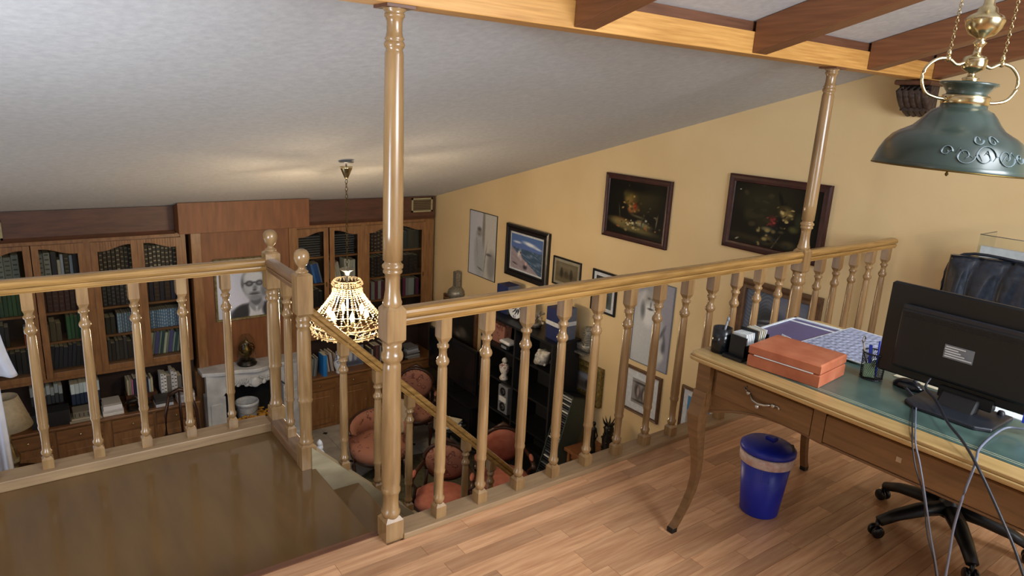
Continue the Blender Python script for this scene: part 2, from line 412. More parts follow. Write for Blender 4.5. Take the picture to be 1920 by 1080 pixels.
# lower floor
fl2 = struct(MB().box(-1.6, XW, 1.2, 8.7, LOW-.2, LOW-.012), 'floor_lower', 'tile')
tl = MB().box(0, .416, 0, .416, -.012, 0).build('tile', 'tile', None, True); bevel(tl, .0015, 1); tme = tl.data; bpy.data.objects.remove(tl)
dia = MB().prism([(-.035, 0), (0, -.035), (.035, 0), (0, .035)], 2, -.006, .0012).build('tile_inset', 'tile_black', None, True); dme = dia.data; bpy.data.objects.remove(dia)
low_st = MB(); nt = 0
for i in range(-1, 16):
    for j in range(0, 18):
        x = -1.57+.42*(i+1); y = 1.22+.42*j
        if x > XW-.3 or y > 8.4: continue
        if x > 1.8 and y > 4.0:
            o = bpy.data.objects.new('tile', tme); COL.objects.link(o); o.parent = fl2; o.location = (x, y, LOW); nt += 1
            if (i+j) % 2 == 0:
                d = bpy.data.objects.new('tile_inset', dme); COL.objects.link(d); d.parent = fl2; d.location = (x, y, LOW+.0006)
        else: low_st.box(x, x+.416, y, y+.416, LOW-.012, LOW)
low_st.build('tile', 'tile', fl2, kind='stuff')
# ceiling, walls
struct(MB().prism([(-2.3, ceil_z(-2.3)), (8.75, ceil_z(8.75)), (8.75, ceil_z(8.75)+.2), (-2.3, ceil_z(-2.3)+.2)], 0, -1.7, XW+.1), 'ceiling', 'ceiling')
struct(MB().box(XW, XW+.15, -2.3, 8.75, LOW-.2, 3.4), 'wall_right', 'wall')
struct(MB().box(-1.6, XW, 8.66, 8.75, LOW-.2, .35), 'wall_back', 'wall')
# left wall with a tall window opening on the living room side and one on the loft
wl = MB().box(-1.7, -1.6, -2.3, -.4, LOW-.2, 3.4).box(-1.7, -1.6, .8, 8.75, .25, 3.4).box(-1.7, -1.6, -.4, .8, 2.5, 3.4).box(-1.7, -1.6, -.4, .8, LOW-.2, 1.0)
wl.box(-1.7, -1.6, .8, 4.3, LOW-.2, .25).box(-1.7, -1.6, 6.1, 8.75, LOW-.2, .25).box(-1.7, -1.6, 4.3, 6.1, LOW-.2, -1.9)
struct(wl, 'wall_left', 'wall')
def window(name, axis, c, a0, a1, z0, z1):
    r = struct_root(name, (c if axis == 0 else (a0+a1)/2, (a0+a1)/2 if axis == 0 else c, z0))
    fr = MB(); 
    def bx(p0, p1, q0, q1, t=.03):
        if axis == 0: fr.box(c-t, c+t, p0, p1, q0, q1)
        else: fr.box(p0, p1, c-t, c+t, q0, q1)
    bx(a0, a1, z0, z0+.06); bx(a0, a1, z1-.06, z1); bx(a0, a0+.06, z0, z1); bx(a1-.06, a1, z0, z1); bx((a0+a1)/2-.03, (a0+a1)/2+.03, z0, z1)
    fr.build('window_frame', 'white', r)
    g = MB()
    if axis == 0: g.box(c-.003, c+.003, a0+.05, a1-.05, z0+.05, z1-.05)
    else: g.box(a0+.05, a1-.05, c-.003, c+.003, z0+.05, z1-.05)
    g.build('pane', 'glass', r)
window('window_1', 0, -1.65, -.4, .8, 1.0, 2.5)
window('window_2', 0, -1.65, 4.3, 6.1, -1.9, .25)
wb = MB().box(-1.6, .1, -2.4, -2.3, -.25, 3.4).box(3.4, XW, -2.4, -2.3, -.25, 3.4).box(.1, 3.4, -2.4, -2.3, -.25, .4).box(.1, 3.4, -2.4, -2.3, 2.6, 3.4)
struct(wb, 'wall_front', 'wall_white')
sk = struct_root('window_4', (2.40, -.35, ceil_z(-.35)))
s0, s1, t0, t1 = 1.94, 2.86, -.93, .22
for (xa, xb, ya, yb) in ((s0-.02, s0+.03, t0, t1), (s1-.03, s1+.02, t0, t1), (s0, s1, t0-.02, t0+.03), (s0, s1, t1-.03, t1+.02)):
    MB().prism([(ya, ceil_z(ya)-.03), (yb, ceil_z(yb)-.03), (yb, ceil_z(yb)-.001), (ya, ceil_z(ya)-.001)], 0, xa, xb).build('window_frame', 'joist', sk)
window('window_3', 1, -2.35, .1, 3.4, .4, 2.6)
struct(MB().box(-1.6, XW, 1.1, 1.2, LOW-.2, -.25), 'wall_lower_front', 'wall')

# roof beam over the railing, joists climbing towards the viewer
bm = thing('ceiling_beam', (1.9, 2.14, 1.94), 'light oak beam running over the railing under the sloping ceiling', 'beam')
o = MB().box(-1.6, XW, 2.085, 2.20, 1.94, 2.04).build('beam', 'beam_light', bm); bevel(o, .003)
MB().box(-1.6, XW, 2.10, 2.19, 2.04, ceil_z(2.1)-.002).build('trim_board', 'trim_dark', bm, label='darker brown board above the light beam')
jl = ['brown joist meeting the beam directly left of the tall front post', 'brown joist meeting the beam furthest left in view, right of the tall front post',
      'brown joist meeting the beam midway between the two tall posts', 'brown joist meeting the beam just right of the second tall post',
      'brown joist running tight against the yellow wall']
for i, (x, wd) in enumerate(((.76, .11), (1.845, .11), (2.945, .11), (4.0, .115), (4.79, .11))):
    b0 = 1.945; s = .273; ya = -2.3; yb = 2.084
    mb = MB().prism([(yb, b0), (yb, ceil_z(yb)-.002), (ya, ceil_z(ya)-.002), (ya, b0+s*(yb-ya))], 0, x-wd/2, x+wd/2)
    o = mb.build('ceiling_joist', 'joist'); setorigin(o, (x, yb, b0)); bevel(o, .004); tag(o, jl[i], 'joist', 'roof joists above the desk')

# carved corbel under the beam end
cb = thing('carved_corbel', (4.80, 2.15, 1.72), 'dark carved wooden corbel on the yellow wall under the beam end', 'corbel')
mb = MB().box(4.66, XW-.001, 2.05, 2.27, 1.905, 1.935, bev=.006)
mb.build('top_moulding', 'case_dark', cb)
mb = MB()
for k in range(5):
    y = 2.085+.037*k
    mb.tube([(4.69, y, 1.905), (4.675, y, 1.87), (4.70, y, 1.83), (4.74, y, 1.79), (4.80, y, 1.75), (4.846, y, 1.73)], [.022, .026, .024, .024, .02, .018], 8)
mb.ball((4.70, 2.16, 1.85), .035, 8); mb.box(4.74, XW-.001, 2.075, 2.245, 1.75, 1.905)
mb.build('carving', mottled('dark_carved_wood', '#241813', '#4a3830', .6, (40, 40, 40), bump=.6), cb)

# ================================================================== RAILINGS
def baluster_mesh(h, b=.046, r=.0205, name='baluster'):
    """square foot, turned shaft with rings, square head; height h"""
    mb = MB(); foot = .062; head = .10
    def blk(z0, z1, ch0, ch1):
        vs = []; k = b/2
        for (z, q) in ((z0, k), (z1-ch1 if ch1 else z1, k), (z1, k-.010 if ch1 else k)):
            vs += [(-q, -q, z), (q, -q, z), (q, q, z), (-q, q, z)]
        if ch0: vs[0:4] = [(-k+.010, -k+.010, z0), (k-.010, -k+.010, z0), (k-.010, k-.010, z0), (-k+.010, k-.010, z0)]; 
        if ch0: 
            vs = vs[0:4]+[(-k, -k, z0+ch0), (k, -k, z0+ch0), (k, k, z0+ch0), (-k, k, z0+ch0)]+vs[8:12]
        fs = [(3, 2, 1, 0), (8, 9, 10, 11)]
        for q in range(2):
            for i in range(4): a = 4*q+i; c = 4*q+(i+1) % 4; fs.append((a, c, c+4, a+4))
        mb.add(vs, fs)
    blk(0, foot, 0, .014); blk(h-head+.0, h, .022, 0)
    s = h-foot-head; z = lambda t: foot+s*t
    P = [(r*.8, foot-.004), (r*1.0, z(.012)), (r*1.12, z(.022)), (r*1.12, z(.034)), (r*.85, z(.045)), (r*.80, z(.10)), (r*.88, z(.185)),
         (r*1.08, z(.200)), (r*1.12, z(.212)), (r*1.0, z(.225)), (r*1.08, z(.25)), (r*1.06, z(.45)), (r*.97, z(.70)), (r*.90, z(.845)), (r*.86, z(.85)),
         (r*.84, z(.862)), (r*1.15, z(.872)), (r*1.28, z(.887)), (r*1.15, z(.902)), (r*.85, z(.915)), (r*.72, z(.94)), (r*.82, z(.965)), (r*1.12, z(.972)), (r*1.12, z(.986)), (r*.85, z(.992)), (r*.85, h-head+.006)]
    mb.lathe(P, n=16)
    o = mb.build(name, 'baluster', None, True); return o
def rail_profile(w=.062, h=.065):
    k = w/2
    half = [(k*.72, 0), (k*.72, h*.08), (k*.88, h*.14), (k*.92, h*.30), (k*.84, h*.40), (k*.60, h*.43), (k*.60, h*.47), (k*.94, h*.50), (k*1.04, h*.60), (k*1.06, h*.74), (k*.94, h*.88), (k*.62, h*.98), (k*.25, h*1.0)]
    return half+[(-a, b) for a, b in reversed(half)]
YR = 2.137
lr = thing('loft_railing', (1.12, YR, 0), 'long turned-baluster oak railing from the tall front post to the yellow wall', 'railing')
mb = MB().prism([(YR+a, .866+b) for a, b in rail_profile()], 0, 1.113, 4.765)
mb.build('handrail', 'rail_x', lr)
o = MB().box(1.113, 4.80, 2.092, 2.196, -.011, .022).build('base_rail', 'curb', lr); bevel(o, .004)
bal = baluster_mesh(.846)
bpy.context.view_layer.update()
first = True
for k in range(18):
    x = 1.292+.2005*k
    if abs(x-3.69) < .05: continue
    instance(bal, 'baluster', (x, YR, .021), lr)
# tall posts
def tall_post(x, label):
    t = thing('turned_post', (x, YR, 0), label, 'post', 'tall turned posts carrying the roof beam')
    k = .037
    mb = MB()
    for (z0, z1, a, b) in ((0, .098, 0, .016), (.80, .945, .016, .016)):
        q = [(z0, k-(.012 if a else 0)), (z0+a, k), (z1-b, k), (z1, k-.012)]
        vs = []
        for z, h in q: vs += [(-h, -h, z), (h, -h, z), (h, h, z), (-h, h, z)]
        fs = [(3, 2, 1, 0), (12, 13, 14, 15)]
        for r in range(3):
            for i in range(4): a_ = 4*r+i; c = 4*r+(i+1) % 4; fs.append((a_, c, c+4, a_+4))
        mb.add(vs, fs)
    P = [(.030, .09), (.034, .1), (.037, .108), (.037, .118), (.031, .125), (.0295, .16), (.031, .19), (.036, .20), (.0375, .207), (.036, .216), (.033, .222), (.0365, .25), (.0365, .45), (.034, .66), (.033, .70),
         (.033, .715), (.030, .722), (.030, .728), (.039, .738), (.041, .75), (.039, .762), (.034, .772), (.036, .786), (.035, .80), (.03, .805)]
    mb.lathe(P, n=24)
    P = [(.03, .935), (.034, .945), (.0345, .955), (.031, .965), (.026, 1.0), (.0255, 1.04), (.028, 1.058), (.034, 1.062), (.034, 1.070), (.030, 1.074), (.037, 1.080), (.037, 1.090), (.030, 1.096), (.029, 1.105), (.0345, 1.107),
         (.035, 1.2), (.034, 1.5), (.031, 1.79), (.029, 1.80), (.027, 1.806), (.032, 1.814), (.0345, 1.822), (.031, 1.83), (.028, 1.834), (.033, 1.838), (.028, 1.846), (.0255, 1.86), (.0255, 1.89), (.029, 1.902), (.033, 1.906), (.033, 1.914), (.029, 1.918), (.038, 1.926), (.038, 1.9395)]
    mb.lathe(P, n=24)
    mb.build('post', 'baluster', t, True)
    c = MB().box(-.05, .05, -.05, .05, 1.93, 1.9395).build('cap', 'trim_dark', t, True)
    return t
tall_post(1.077, 'tall turned oak post at the near end of the railing, beside the landing step')
tall_post(3.685, 'tall turned oak post in front of the right-hand dark painting')
# landing railing with two ball-topped newels
YL = 3.605
lg = thing('landing_railing', (0, YL, LZ), 'oak railing at the back of the landing with two ball-topped newels', 'railing')
MB().prism([(YL+a, .745+b) for a, b in rail_profile()], 0, -1.6, 1.075).build('handrail', 'rail_x', lg)
MB().prism([(1.098+a, .745+b) for a, b in rail_profile()], 1, 3.13, 3.575).build('handrail', 'rail_y', lg)
o = MB().box(-1.6, 1.058, 3.55, 3.67, LZ, -.108).build('base_rail', 'curb', lg); bevel(o, .004)
o = MB().box(1.055, 1.135, 3.142, 3.65, LZ, -.1085).build('base_rail', 'rail_y', lg); bevel(o, .004)
ball2 = baluster_mesh(.857)
for k in range(-7, 5): instance(ball2, 'baluster', (.034+.2085*k, YL, -.110), lg)
instance(ball2, 'baluster', (1.10, 3.355, -.110), lg)
def newel(x, y, z0):
    k = .0375; mb = MB(); top = .80-.16-z0
    def blk(za, zb, a, b):
        vs = []
        for z, h in ((za, k-(.01 if a else 0)), (za+a, k), (zb-b, k), (zb, k-.012)): vs += [(x-h, y-h, z), (x+h, y-h, z), (x+h, y+h, z), (x-h, y+h, z)]
        fs = [(3, 2, 1, 0), (12, 13, 14, 15)]
        for r in range(3):
            for i in range(4): a_ = 4*r+i; c = 4*r+(i+1) % 4; fs.append((a_, c, c+4, a_+4))
        mb.add(vs, fs)
    blk(z0, -.03, 0, .012); blk(.635, .845, .014, .010)
    P = [(.03, -.035), (.036, -.028), (.037, -.018), (.032, -.01), (.029, .02), (.031, .185), (.036, .196), (.037, .205), (.033, .213), (.0355, .24), (.035, .40), (.032, .56), (.029, .575), (.036, .584), (.036, .592), (.030, .60), (.0355, .612), (.0355, .622), (.03, .63), (.03, .64)]
    mb.lathe(P, x, y, 0, 22)
    o = mb.build('newel_post', 'baluster', lg)
    P = [(.022, .84), (.030, .848), (.030, .853), (.022, .858), (.016, .866), (.016, .874), (.022, .88), (.030, .892), (.0355, .91), (.0365, .922), (.034, .938), (.026, .95), (.014, .957), (.002, .9595)]
    b = MB().lathe(P, x, y, 0, 22).build('ball_finial', 'baluster', o); return o
newel(1.108, 3.61, -.109); newel(1.090, 3.093, LZ)
# stair railing
sr = thing('stair_railing', (1.3, 3.093, LOW), 'oak handrail and balusters descending with the stairs behind the front post', 'railing')
ang = math.atan(.965); Ls = 2.45/cos(ang)
pr = rail_profile(.055, .052)
T = Matrix.Translation((1.10, 3.093, .632)) @ Matrix.Rotation(ang, 4, 'Y')
vsr = MB().prism([(a, b) for a, b in pr], 0, 0.0, Ls, T=T); vsr.build('handrail', 'rail_x', sr)
for k in range(11):
    x = 1.289+.1895*k; zb = stz(x)-.02; zt = .632-.965*(x-1.10)+.018
    o = instance(bal, 'baluster', (x, 3.093, zb), sr, scale=(1, 1, (zt-zb)/.846))
bpy.data.objects.remove(bal); bpy.data.objects.remove(ball2)
MB().lathe([(.045, LOW), (.045, LOW+.2), (.032, LOW+.22), (.035, LOW+.8), (.03, LOW+.85), (.045, LOW+.87), (.045, LOW+1.02), (.03, LOW+1.03), (.04, LOW+1.07), (.01, LOW+1.11)], 3.56, 3.093, 0, 16).build('newel_post', 'baluster', sr)

# ================================================================== BOOKCASE WALL
YB = 8.29; YBK = 8.655
ZR = [-.01, -.335, -.69, -1.01, -1.325]          # shelf levels (top opening, then shelf tops)
def bookcase(nm, label, x0, x1, posts, cols, crown_front):
    """cols: list of (glass x0, glass x1) ; posts: solid uprights between door pairs"""
    t = thing(nm, ((x0+x1)/2, YB, LOW), label, 'bookcase')
    mb = MB()
    mb.box(x0, x1, YBK-.02, YBK, -1.87, .06)                 # back board
    mb.box(x0+.0, x0+.03, YB+.02, YBK-.02, -1.87, .06).box(x1-.03, x1, YB+.02, YBK-.02, -1.87, .06)
    mb.build('carcass', 'inside', t)
    fr = MB()
    for a, b in posts: fr.box(a, b, YB-.012, YB+.03, -1.42, .07)
    fr.box(x0, x1, YB, YB+.03, .045, .09).box(x0, x1, YB, YB+.035, -1.43, -1.39)
    fr.build('face_frame', 'case', t)
    for z in ZR[1:4]: MB().box(x0+.03, x1-.03, YB+.05, YBK-.02, z-.022, z).build('shelf', 'case_x', t)
    MB().box(x0, x1, YB+.035, YBK-.02, -1.36, -1.326).build('shelf', 'case_x', t)
    fa, fb_ = (x0, min(x1, 1.498)) if x0 < 0 else (2.952, x1)
    cr = MB().prism([(YB-.02, .085), (YB-.035, .11), (YB-.02, .13), (YB-.02, ceil_z(YB-.02)-.006), (YB+.2, ceil_z(YB+.2)-.006), (YB+.2, .085)], 0, fa, fb_)
    cr.build('fascia', 'case_dark', t)
    for (a, b) in cols:
        s = .062; zt = .045; zb = -1.39; left = cols.index((a, b)) % 2 == 0
        d = MB(); d.box(a-s, a, YB-.02, YB, zb, zt).box(b, b+s, YB-.02, YB, zb, zt).box(a, b, YB-.02, YB, zb, zb+.062)
        n = 12; top = []; bot = []
        for i in range(n+1):
            u = i/n; x = a+(b-a)*u
            top.append((x, zt)); q = u if left else 1-u; q = min(1, max(0, (q-.12)/.8)); bot.append((x, -.062+.062*(q*q*(3-2*q))))
        d.strip(top, bot, 1, YB-.02, YB)
        do = d.build('door', 'case', t); bevel(do, .003)
        MB().box(a-.006, b+.006, YB-.011, YB-.007, zb+.05, .03).build('pane', 'glass', do)
        MB().box(b+.02, b+.03, YB-.027, YB-.02, -.72, -.66).build('handle', 'brass_dark', do)
    # counter and base cabinet
    o = MB().box(x0, x1, 8.06, YBK, -1.895, -1.868).build('countertop', 'case_x', t); bevel(o, .006)
    MB().box(x0+.01, x1-.01, 8.10, YBK, LOW, -1.895).build('base_cabinet', 'case', t)
    n = len(cols)
    for i, (a, b) in enumerate(cols):
        a -= .045; b += .045
        dr = MB().box(a, b, 8.082, 8.10, -2.06, -1.915, bev=.004).build('drawer', 'case_x', t)
        MB().ball(((a+b)/2, 8.07, -1.985), .014, 8).build('knob', 'brass', dr)
        dd = MB().box(a, b, 8.084, 8.10, LOW+.06, -2.075, bev=.003).box(a+.07, b-.07, 8.076, 8.09, LOW+.14, -2.15, bev=.008).build('door', 'case', t)
        MB().ball((b-.03, 8.072, -2.3), .010, 8).build('knob', 'brass', dd)
    return t
LC = [(-.235, .094), (.226, .561), (.738, 1.052), (1.176, 1.497)]
bl = bookcase('bookcase', 'long brown glazed bookcase filling the wall left of the fireplace', -1.58, 1.60, [(-1.58, -.32), (.618, .684), (1.545, 1.60)], LC, None)
RC = [(2.883, 3.207), (3.349, 3.665), (3.83, 4.10), (4.29, 4.615)]
br = bookcase('bookcase', 'brown glazed bookcase right of the fireplace, behind the chandelier', 2.85, 4.80, [(3.715, 3.78), (4.155, 4.235), (4.66, 4.80)], RC, None)
# side shelf wall of vents
def vent(x0, x1, z0, z1, y, label):
    t = thing('air_vent', ((x0+x1)/2, y, z0), label, 'vent')
    f = MB(); e = .022
    f.box(x0, x1, y-.012, y, z0, z0+e).box(x0, x1, y-.012, y, z1-e, z1).box(x0, x0+e, y-.012, y, z0, z1).box(x1-e, x1, y-.012, y, z0, z1)
    f.build('frame', plain('vent_cream', '#a89c74', .5), t)
    for k in range(6):
        z = z0+e+(z1-z0-2*e)*(k+.5)/6
        MB().box(x0+e, x1-e, y-.006, y-.002, z-.007, z+.004).build('slat', plain('vent_slat', '#6a6040', .6) if k == 0 else bpy.data.materials['vent_slat'], t)
vent(4.44, 4.76, .185, .375, YB-.022, 'cream grille at the right end of the bookcase fascia, by the yellow wall')
vent(-.36, -.045, .12, .32, YB-.022, 'cream grille cut by the left edge of the photo, on the bookcase fascia')

# chimney breast between the bookcases
cb = thing('chimney_breast', (2.22, 8.2, LOW), 'reddish wood-panelled chimney breast with a deep box cornice over the fireplace', 'chimney breast')
MB().box(1.64, 2.84, 8.22, YBK, -1.56, .11).build('panelling', 'panel', cb)
MB().box(1.64, 1.74, 8.195, 8.22, -1.56, .11).build('pilaster', 'case', cb)
MB().box(2.74, 2.84, 8.195, 8.22, -1.56, .11).build('pilaster', 'case', cb)
o = MB().prism([(8.06, .11), (8.06, ceil_z(8.06)-.005), (8.5, ceil_z(8.5)-.005), (8.5, .11)], 0, 1.50, 2.95).build('cornice_box', 'panel', cb); bevel(o, .004)
MB().box(1.60, 1.80, 8.22, YBK, LOW, -1.56).build('panelling', 'case', cb); MB().box(2.70, 2.85, 8.22, YBK, LOW, -1.56).build('panelling', 'case', cb)
# fireplace
fp = thing('marble_fireplace', (2.22, 8.05, LOW), 'white carved marble fireplace surround below the portrait', 'fireplace')
n = 24; top = []; bot = []
fx0, fx1 = 1.62, 2.80
mt_ = []
for i in range(n+1):
    u = i/n; x = fx0+(fx1-fx0)*u; mt_.append((x, 7.93-.045*cos((u-.5)*2*pi)*1.0-.02*cos((u-.5)*6*pi)))
poly = [(x, y) for x, y in mt_]+[(fx1, 8.22), (fx0, 8.22)]
o = MB().prism(poly, 2, -1.56, -1.515).build('mantel_shelf', 'marble', fp); bevel(o, .008)
ft = []; fb = []
for i in range(n+1):
    u = i/n; x = fx0+.04+(fx1-fx0-.08)*u; ft.append((x, -1.56))
    if u < .14 or u > .86: fb.append((x, -1.86))
    else:
        q = (u-.14)/.72; fb.append((x, -1.86+.13*min(1, sin(pi*q)*2.2)-.06*math.exp(-((q-.5)/.12)**2)))
MB().strip(ft, fb, 1, 7.99, 8.07).build('frieze', 'marble', fp)
mb = MB()
for k in range(-4, 5):
    mb.ball((2.21+.05*k, 7.985, -1.70-.02*abs(k) % .05), .032-.003*abs(k), 6, sc_=(1.2, .5, 1))
    mb.tube([(2.21+.05*k, 7.98, -1.66), (2.24+.06*k, 7.975, -1.69), (2.22+.065*k, 7.98, -1.73)], .01, 6)
mb.ball((2.21, 7.975, -1.72), .06, 10, sc_=(1, .5, 1.1)); mb.build('carved_shell', 'marble', fp)
for sx in (1.66, 2.55):
    o = MB().box(sx, sx+.205, 8.0, 8.20, LOW, -1.84, bev=.008).box(sx-.015, sx+.22, 7.975, 8.21, LOW, LOW+.1, bev=.008).box(sx+.035, sx+.17, 7.985, 8.01, LOW+.16, -1.92, bev=.012).build('jamb', 'marble', fp)
MB().box(1.80, 2.62, 8.52, 8.56, LOW, -1.6).box(1.80, 1.83, 8.07, 8.52, LOW, -1.6).box(2.59, 2.62, 8.07, 8.52, LOW, -1.6).box(1.8, 2.62, 8.07, 8.52, -1.62, -1.6).build('firebox', 'soot', fp)
MB().box(1.7, 2.75, 7.75, 8.52, LOW, LOW+.03).build('hearth', 'marble', fp)
# bucket + chips
bk = thing('bucket', (2.17, 8.25, -2.36), 'white plastic bucket standing inside the fireplace', 'bucket')
prof = [(.105, 0), (.108, .01), (.128, .22), (.134, .225), (.134, .262), (.142, .262), (.142, .285), (.136, .30), (.125, .30), (.121, .26), (.10, .02), (.001, .02)]
MB().lathe(prof, 2.17, 8.25, -2.36, 24).build('pail', 'bucket', bk)
MB().tube([(2.17-.142*cos(a), 8.25-.05*sin(a)-.09*sin(a), -2.09-.10*sin(a)) for a in [pi*k/10 for k in range(11)]], .004, 6).build('handle', 'steel', bk)
gt = thing('fire_grate', (2.17, 8.25, LOW+.03), 'dark stand under the bucket in the fireplace', 'grate')
MB().box(1.92, 2.52, 8.09, 8.42, -2.38, -2.362).box(1.98, 2.52, 8.06, 8.13, -2.362, -2.29).box(2.32, 2.52, 8.13, 8.30, -2.362, -2.29).build('tray', 'bronze', gt)
for x in (1.95, 2.45):
    for y in (8.11, 8.38): MB().box(x, x+.03, y, y+.03, LOW+.03, -2.38).build('leg', 'bronze', gt)
rr = random.Random(5); mb = MB()
for k in range(110):
    x = rr.uniform(2.02, 2.50); y = rr.uniform(8.08, 8.12) if x < 2.32 else rr.uniform(8.10, 8.28)
    T = Matrix.Translation((x, y, -2.283+rr.random()**1.5*.08)) @ Matrix.Rotation(rr.random()*6, 4, 'Z') @ Matrix.Rotation(rr.uniform(-.7, .7), 4, 'X')
    mb.box(-.03, .03, -.012, .012, -.006, .006, T=T)
o = mb.build('wood_chips', 'chips'); setorigin(o, (2.25, 8.12, -2.36)); tag(o, 'heap of yellow wood chips beside the white bucket', 'wood chips', kind='stuff')

# portrait over the mantel
def portrait_bg(u, v):
    g = .80+.05*sin(5*u+3*v); return [g*.93, g*.96, g*1.06]
pb = [(.58, .02, .40, .22, 0, '#3c3e46', .10), (.62, .08, .15, .22, 0, '#ccd2dc', .12), (.36, .05, .12, .17, -25, '#2a2c34', .2), (.84, .06, .12, .18, 25, '#30323a', .2),
      (.61, .27, .10, .10, 0, '#5c6068', .3), (.55, .16, .035, .09, 30, '#8b929e', .3), (.68, .16, .035, .09, -30, '#8b929e', .3),
      (.595, .60, .215, .27, 0, '#4a4e56', .10), (.59, .54, .185, .26, 0, '#8d949e', .12), (.575, .55, .15, .22, 0, '#a6adb8', .3), (.58, .70, .16, .10, 0, '#bcc3cc', .3),
      (.51, .575, .062, .048, 0, '#2e3036', .3), (.675, .575, .062, .048, 0, '#2e3036', .3), (.51, .575, .035, .025, 0, '#6c727c', .4), (.675, .575, .035, .025, 0, '#6c727c', .4), (.59, .59, .03, .012, 0, '#2e3036', .4), (.44, .585, .03, .01, 0, '#34363c', .4),
      (.60, .49, .035, .05, 0, '#6c727b', .5), (.59, .455, .03, .014, 0, '#44474e', .4), (.59, .39, .085, .02, 0, '#3c3f46', .4), (.60, .42, .08, .012, 0, '#70757e', .5), (.60, .33, .09, .04, 0, '#7c828c', .5),
      (.59, .82, .18, .045, 0, '#5c6068', .5), (.78, .57, .022, .06, 0, '#4e525a', .4), (.40, .57, .02, .055, 0, '#5b6068', .4), (.74, .42, .04, .10, 10, '#6a707a', .5)]
def rectpic(name, label, plane, a_left, a_right, z0, z1, c, fw_, frame, bgf, blobs, mount=0, mountmat='mat_board', thick=.03, glass=False, nu=60, nv=60, prmat='print', cat='picture', group=None, tilt=0):
    """plane 'x': on the yellow wall facing -X (a = Y, viewer's left is larger Y); plane 'y': facing -Y"""
    am = (a_left+a_right)/2
    loc = (c, am, z0) if plane == 'x' else (am, c, z0)
    t = thing(name, loc, label, cat, group)
    sgn = 1 if a_right > a_left else -1; L_ = abs(a_right-a_left)
    def P(u, v, d):            # u along viewer's right in metres, v up, d towards viewer
        return (c-d, a_left+sgn*u, z0+v) if plane == 'x' else (a_left+sgn*u, c-d, z0+v)
    Hh = z1-z0
    def bx(mb, u0, u1, v0, v1, d0, d1, mi=0):
        p = P(u0, v0, d0); q = P(u1, v1, d1)
        mb.box(min(p[0], q[0]), max(p[0], q[0]), min(p[1], q[1]), max(p[1], q[1]), min(p[2], q[2]), max(p[2], q[2]), mi)
    b = MB(); bx(b, .004, L_-.004, .004, Hh-.004, .002, thick*.45); b.build('backing_board', 'frame_brown', t)
    if fw_:
        # mitred moulding: outer, crest, inner
        vs = []; fs = []
        rings = [(0, .0), (0, thick*.8), (fw_*.25, thick), (fw_*.6, thick*.75), (fw_*.9, thick*.85), (fw_, thick*.5)]
        for (ins, d) in rings:
            for (u, v) in ((ins, ins), (L_-ins, ins), (L_-ins, Hh-ins), (ins, Hh-ins)): vs.append(P(u, v, d))
        for r in range(len(rings)-1):
            for i in range(4): j = (i+1) % 4; fs.append((r*4+i, r*4+j, r*4+4+j, r*4+4+i))
        mb = MB(); mb.add(vs, fs); mb.build('frame', frame, t)
    ins = fw_
    if mount:
        mb = MB(); bx(mb, ins-.002, L_-ins+.002, ins-.002, Hh-ins+.002, thick*.45, thick*.5); mb.build('mount', mountmat, t); ins += mount
    d = thick*.56 if mount else thick*.5
    print_mesh('picture', t, lambda u, v: P(ins+(L_-2*ins)*u, ins+(Hh-2*ins)*v, d), nu, nv, art(bgf, blobs), prmat)
    if glass:
        g = MB(); bx(g, fw_-.003, L_-fw_+.003, fw_-.003, Hh-fw_+.003, thick*.62, thick*.68); g.build('glass', 'glass', t)
    return t
rectpic('framed_portrait', 'grey watercolour portrait of an older man with glasses above the mantel', 'y', 1.86, 2.63, -.985, -.23, 8.218, .028, 'portrait_frame', portrait_bg, pb, nu=90, nv=90, thick=.035)
# brass-wire ornament on the mantel under the portrait
cl = thing('glass_cloche_clock', (2.15, 8.08, -1.515), 'dark brass mantel ornament under a glass dome, below the portrait', 'ornament')
MB().lathe([(.11, 0), (.115, .02), (.09, .035), (.10, .05), (.06, .06)], 2.15, 8.08, -1.515, 20).build('base', 'bronze', cl)
mb = MB().lathe([(.05, .05), (.03, .09), (.06, .13), (.065, .19), (.03, .23), (.04, .26), (.02, .30), (.003, .34)], 2.15, 8.08, -1.515, 16)
for k in range(3):
    mb.tube([(2.15+.09*cos(a), 8.08+.09*sin(a)*cos(k), -1.515+.2+.09*sin(a)*sin(k)) for a in [2*pi*i/20 for i in range(21)]], .005, 6)
mb.build('movement', 'brass_dark', cl)
MB().lathe([(.105, .05), (.108, .2), (.09, .31), (.05, .37), (.002, .385)], 2.15, 8.08, -1.515, 24).build('glass_dome', 'glass', cl)

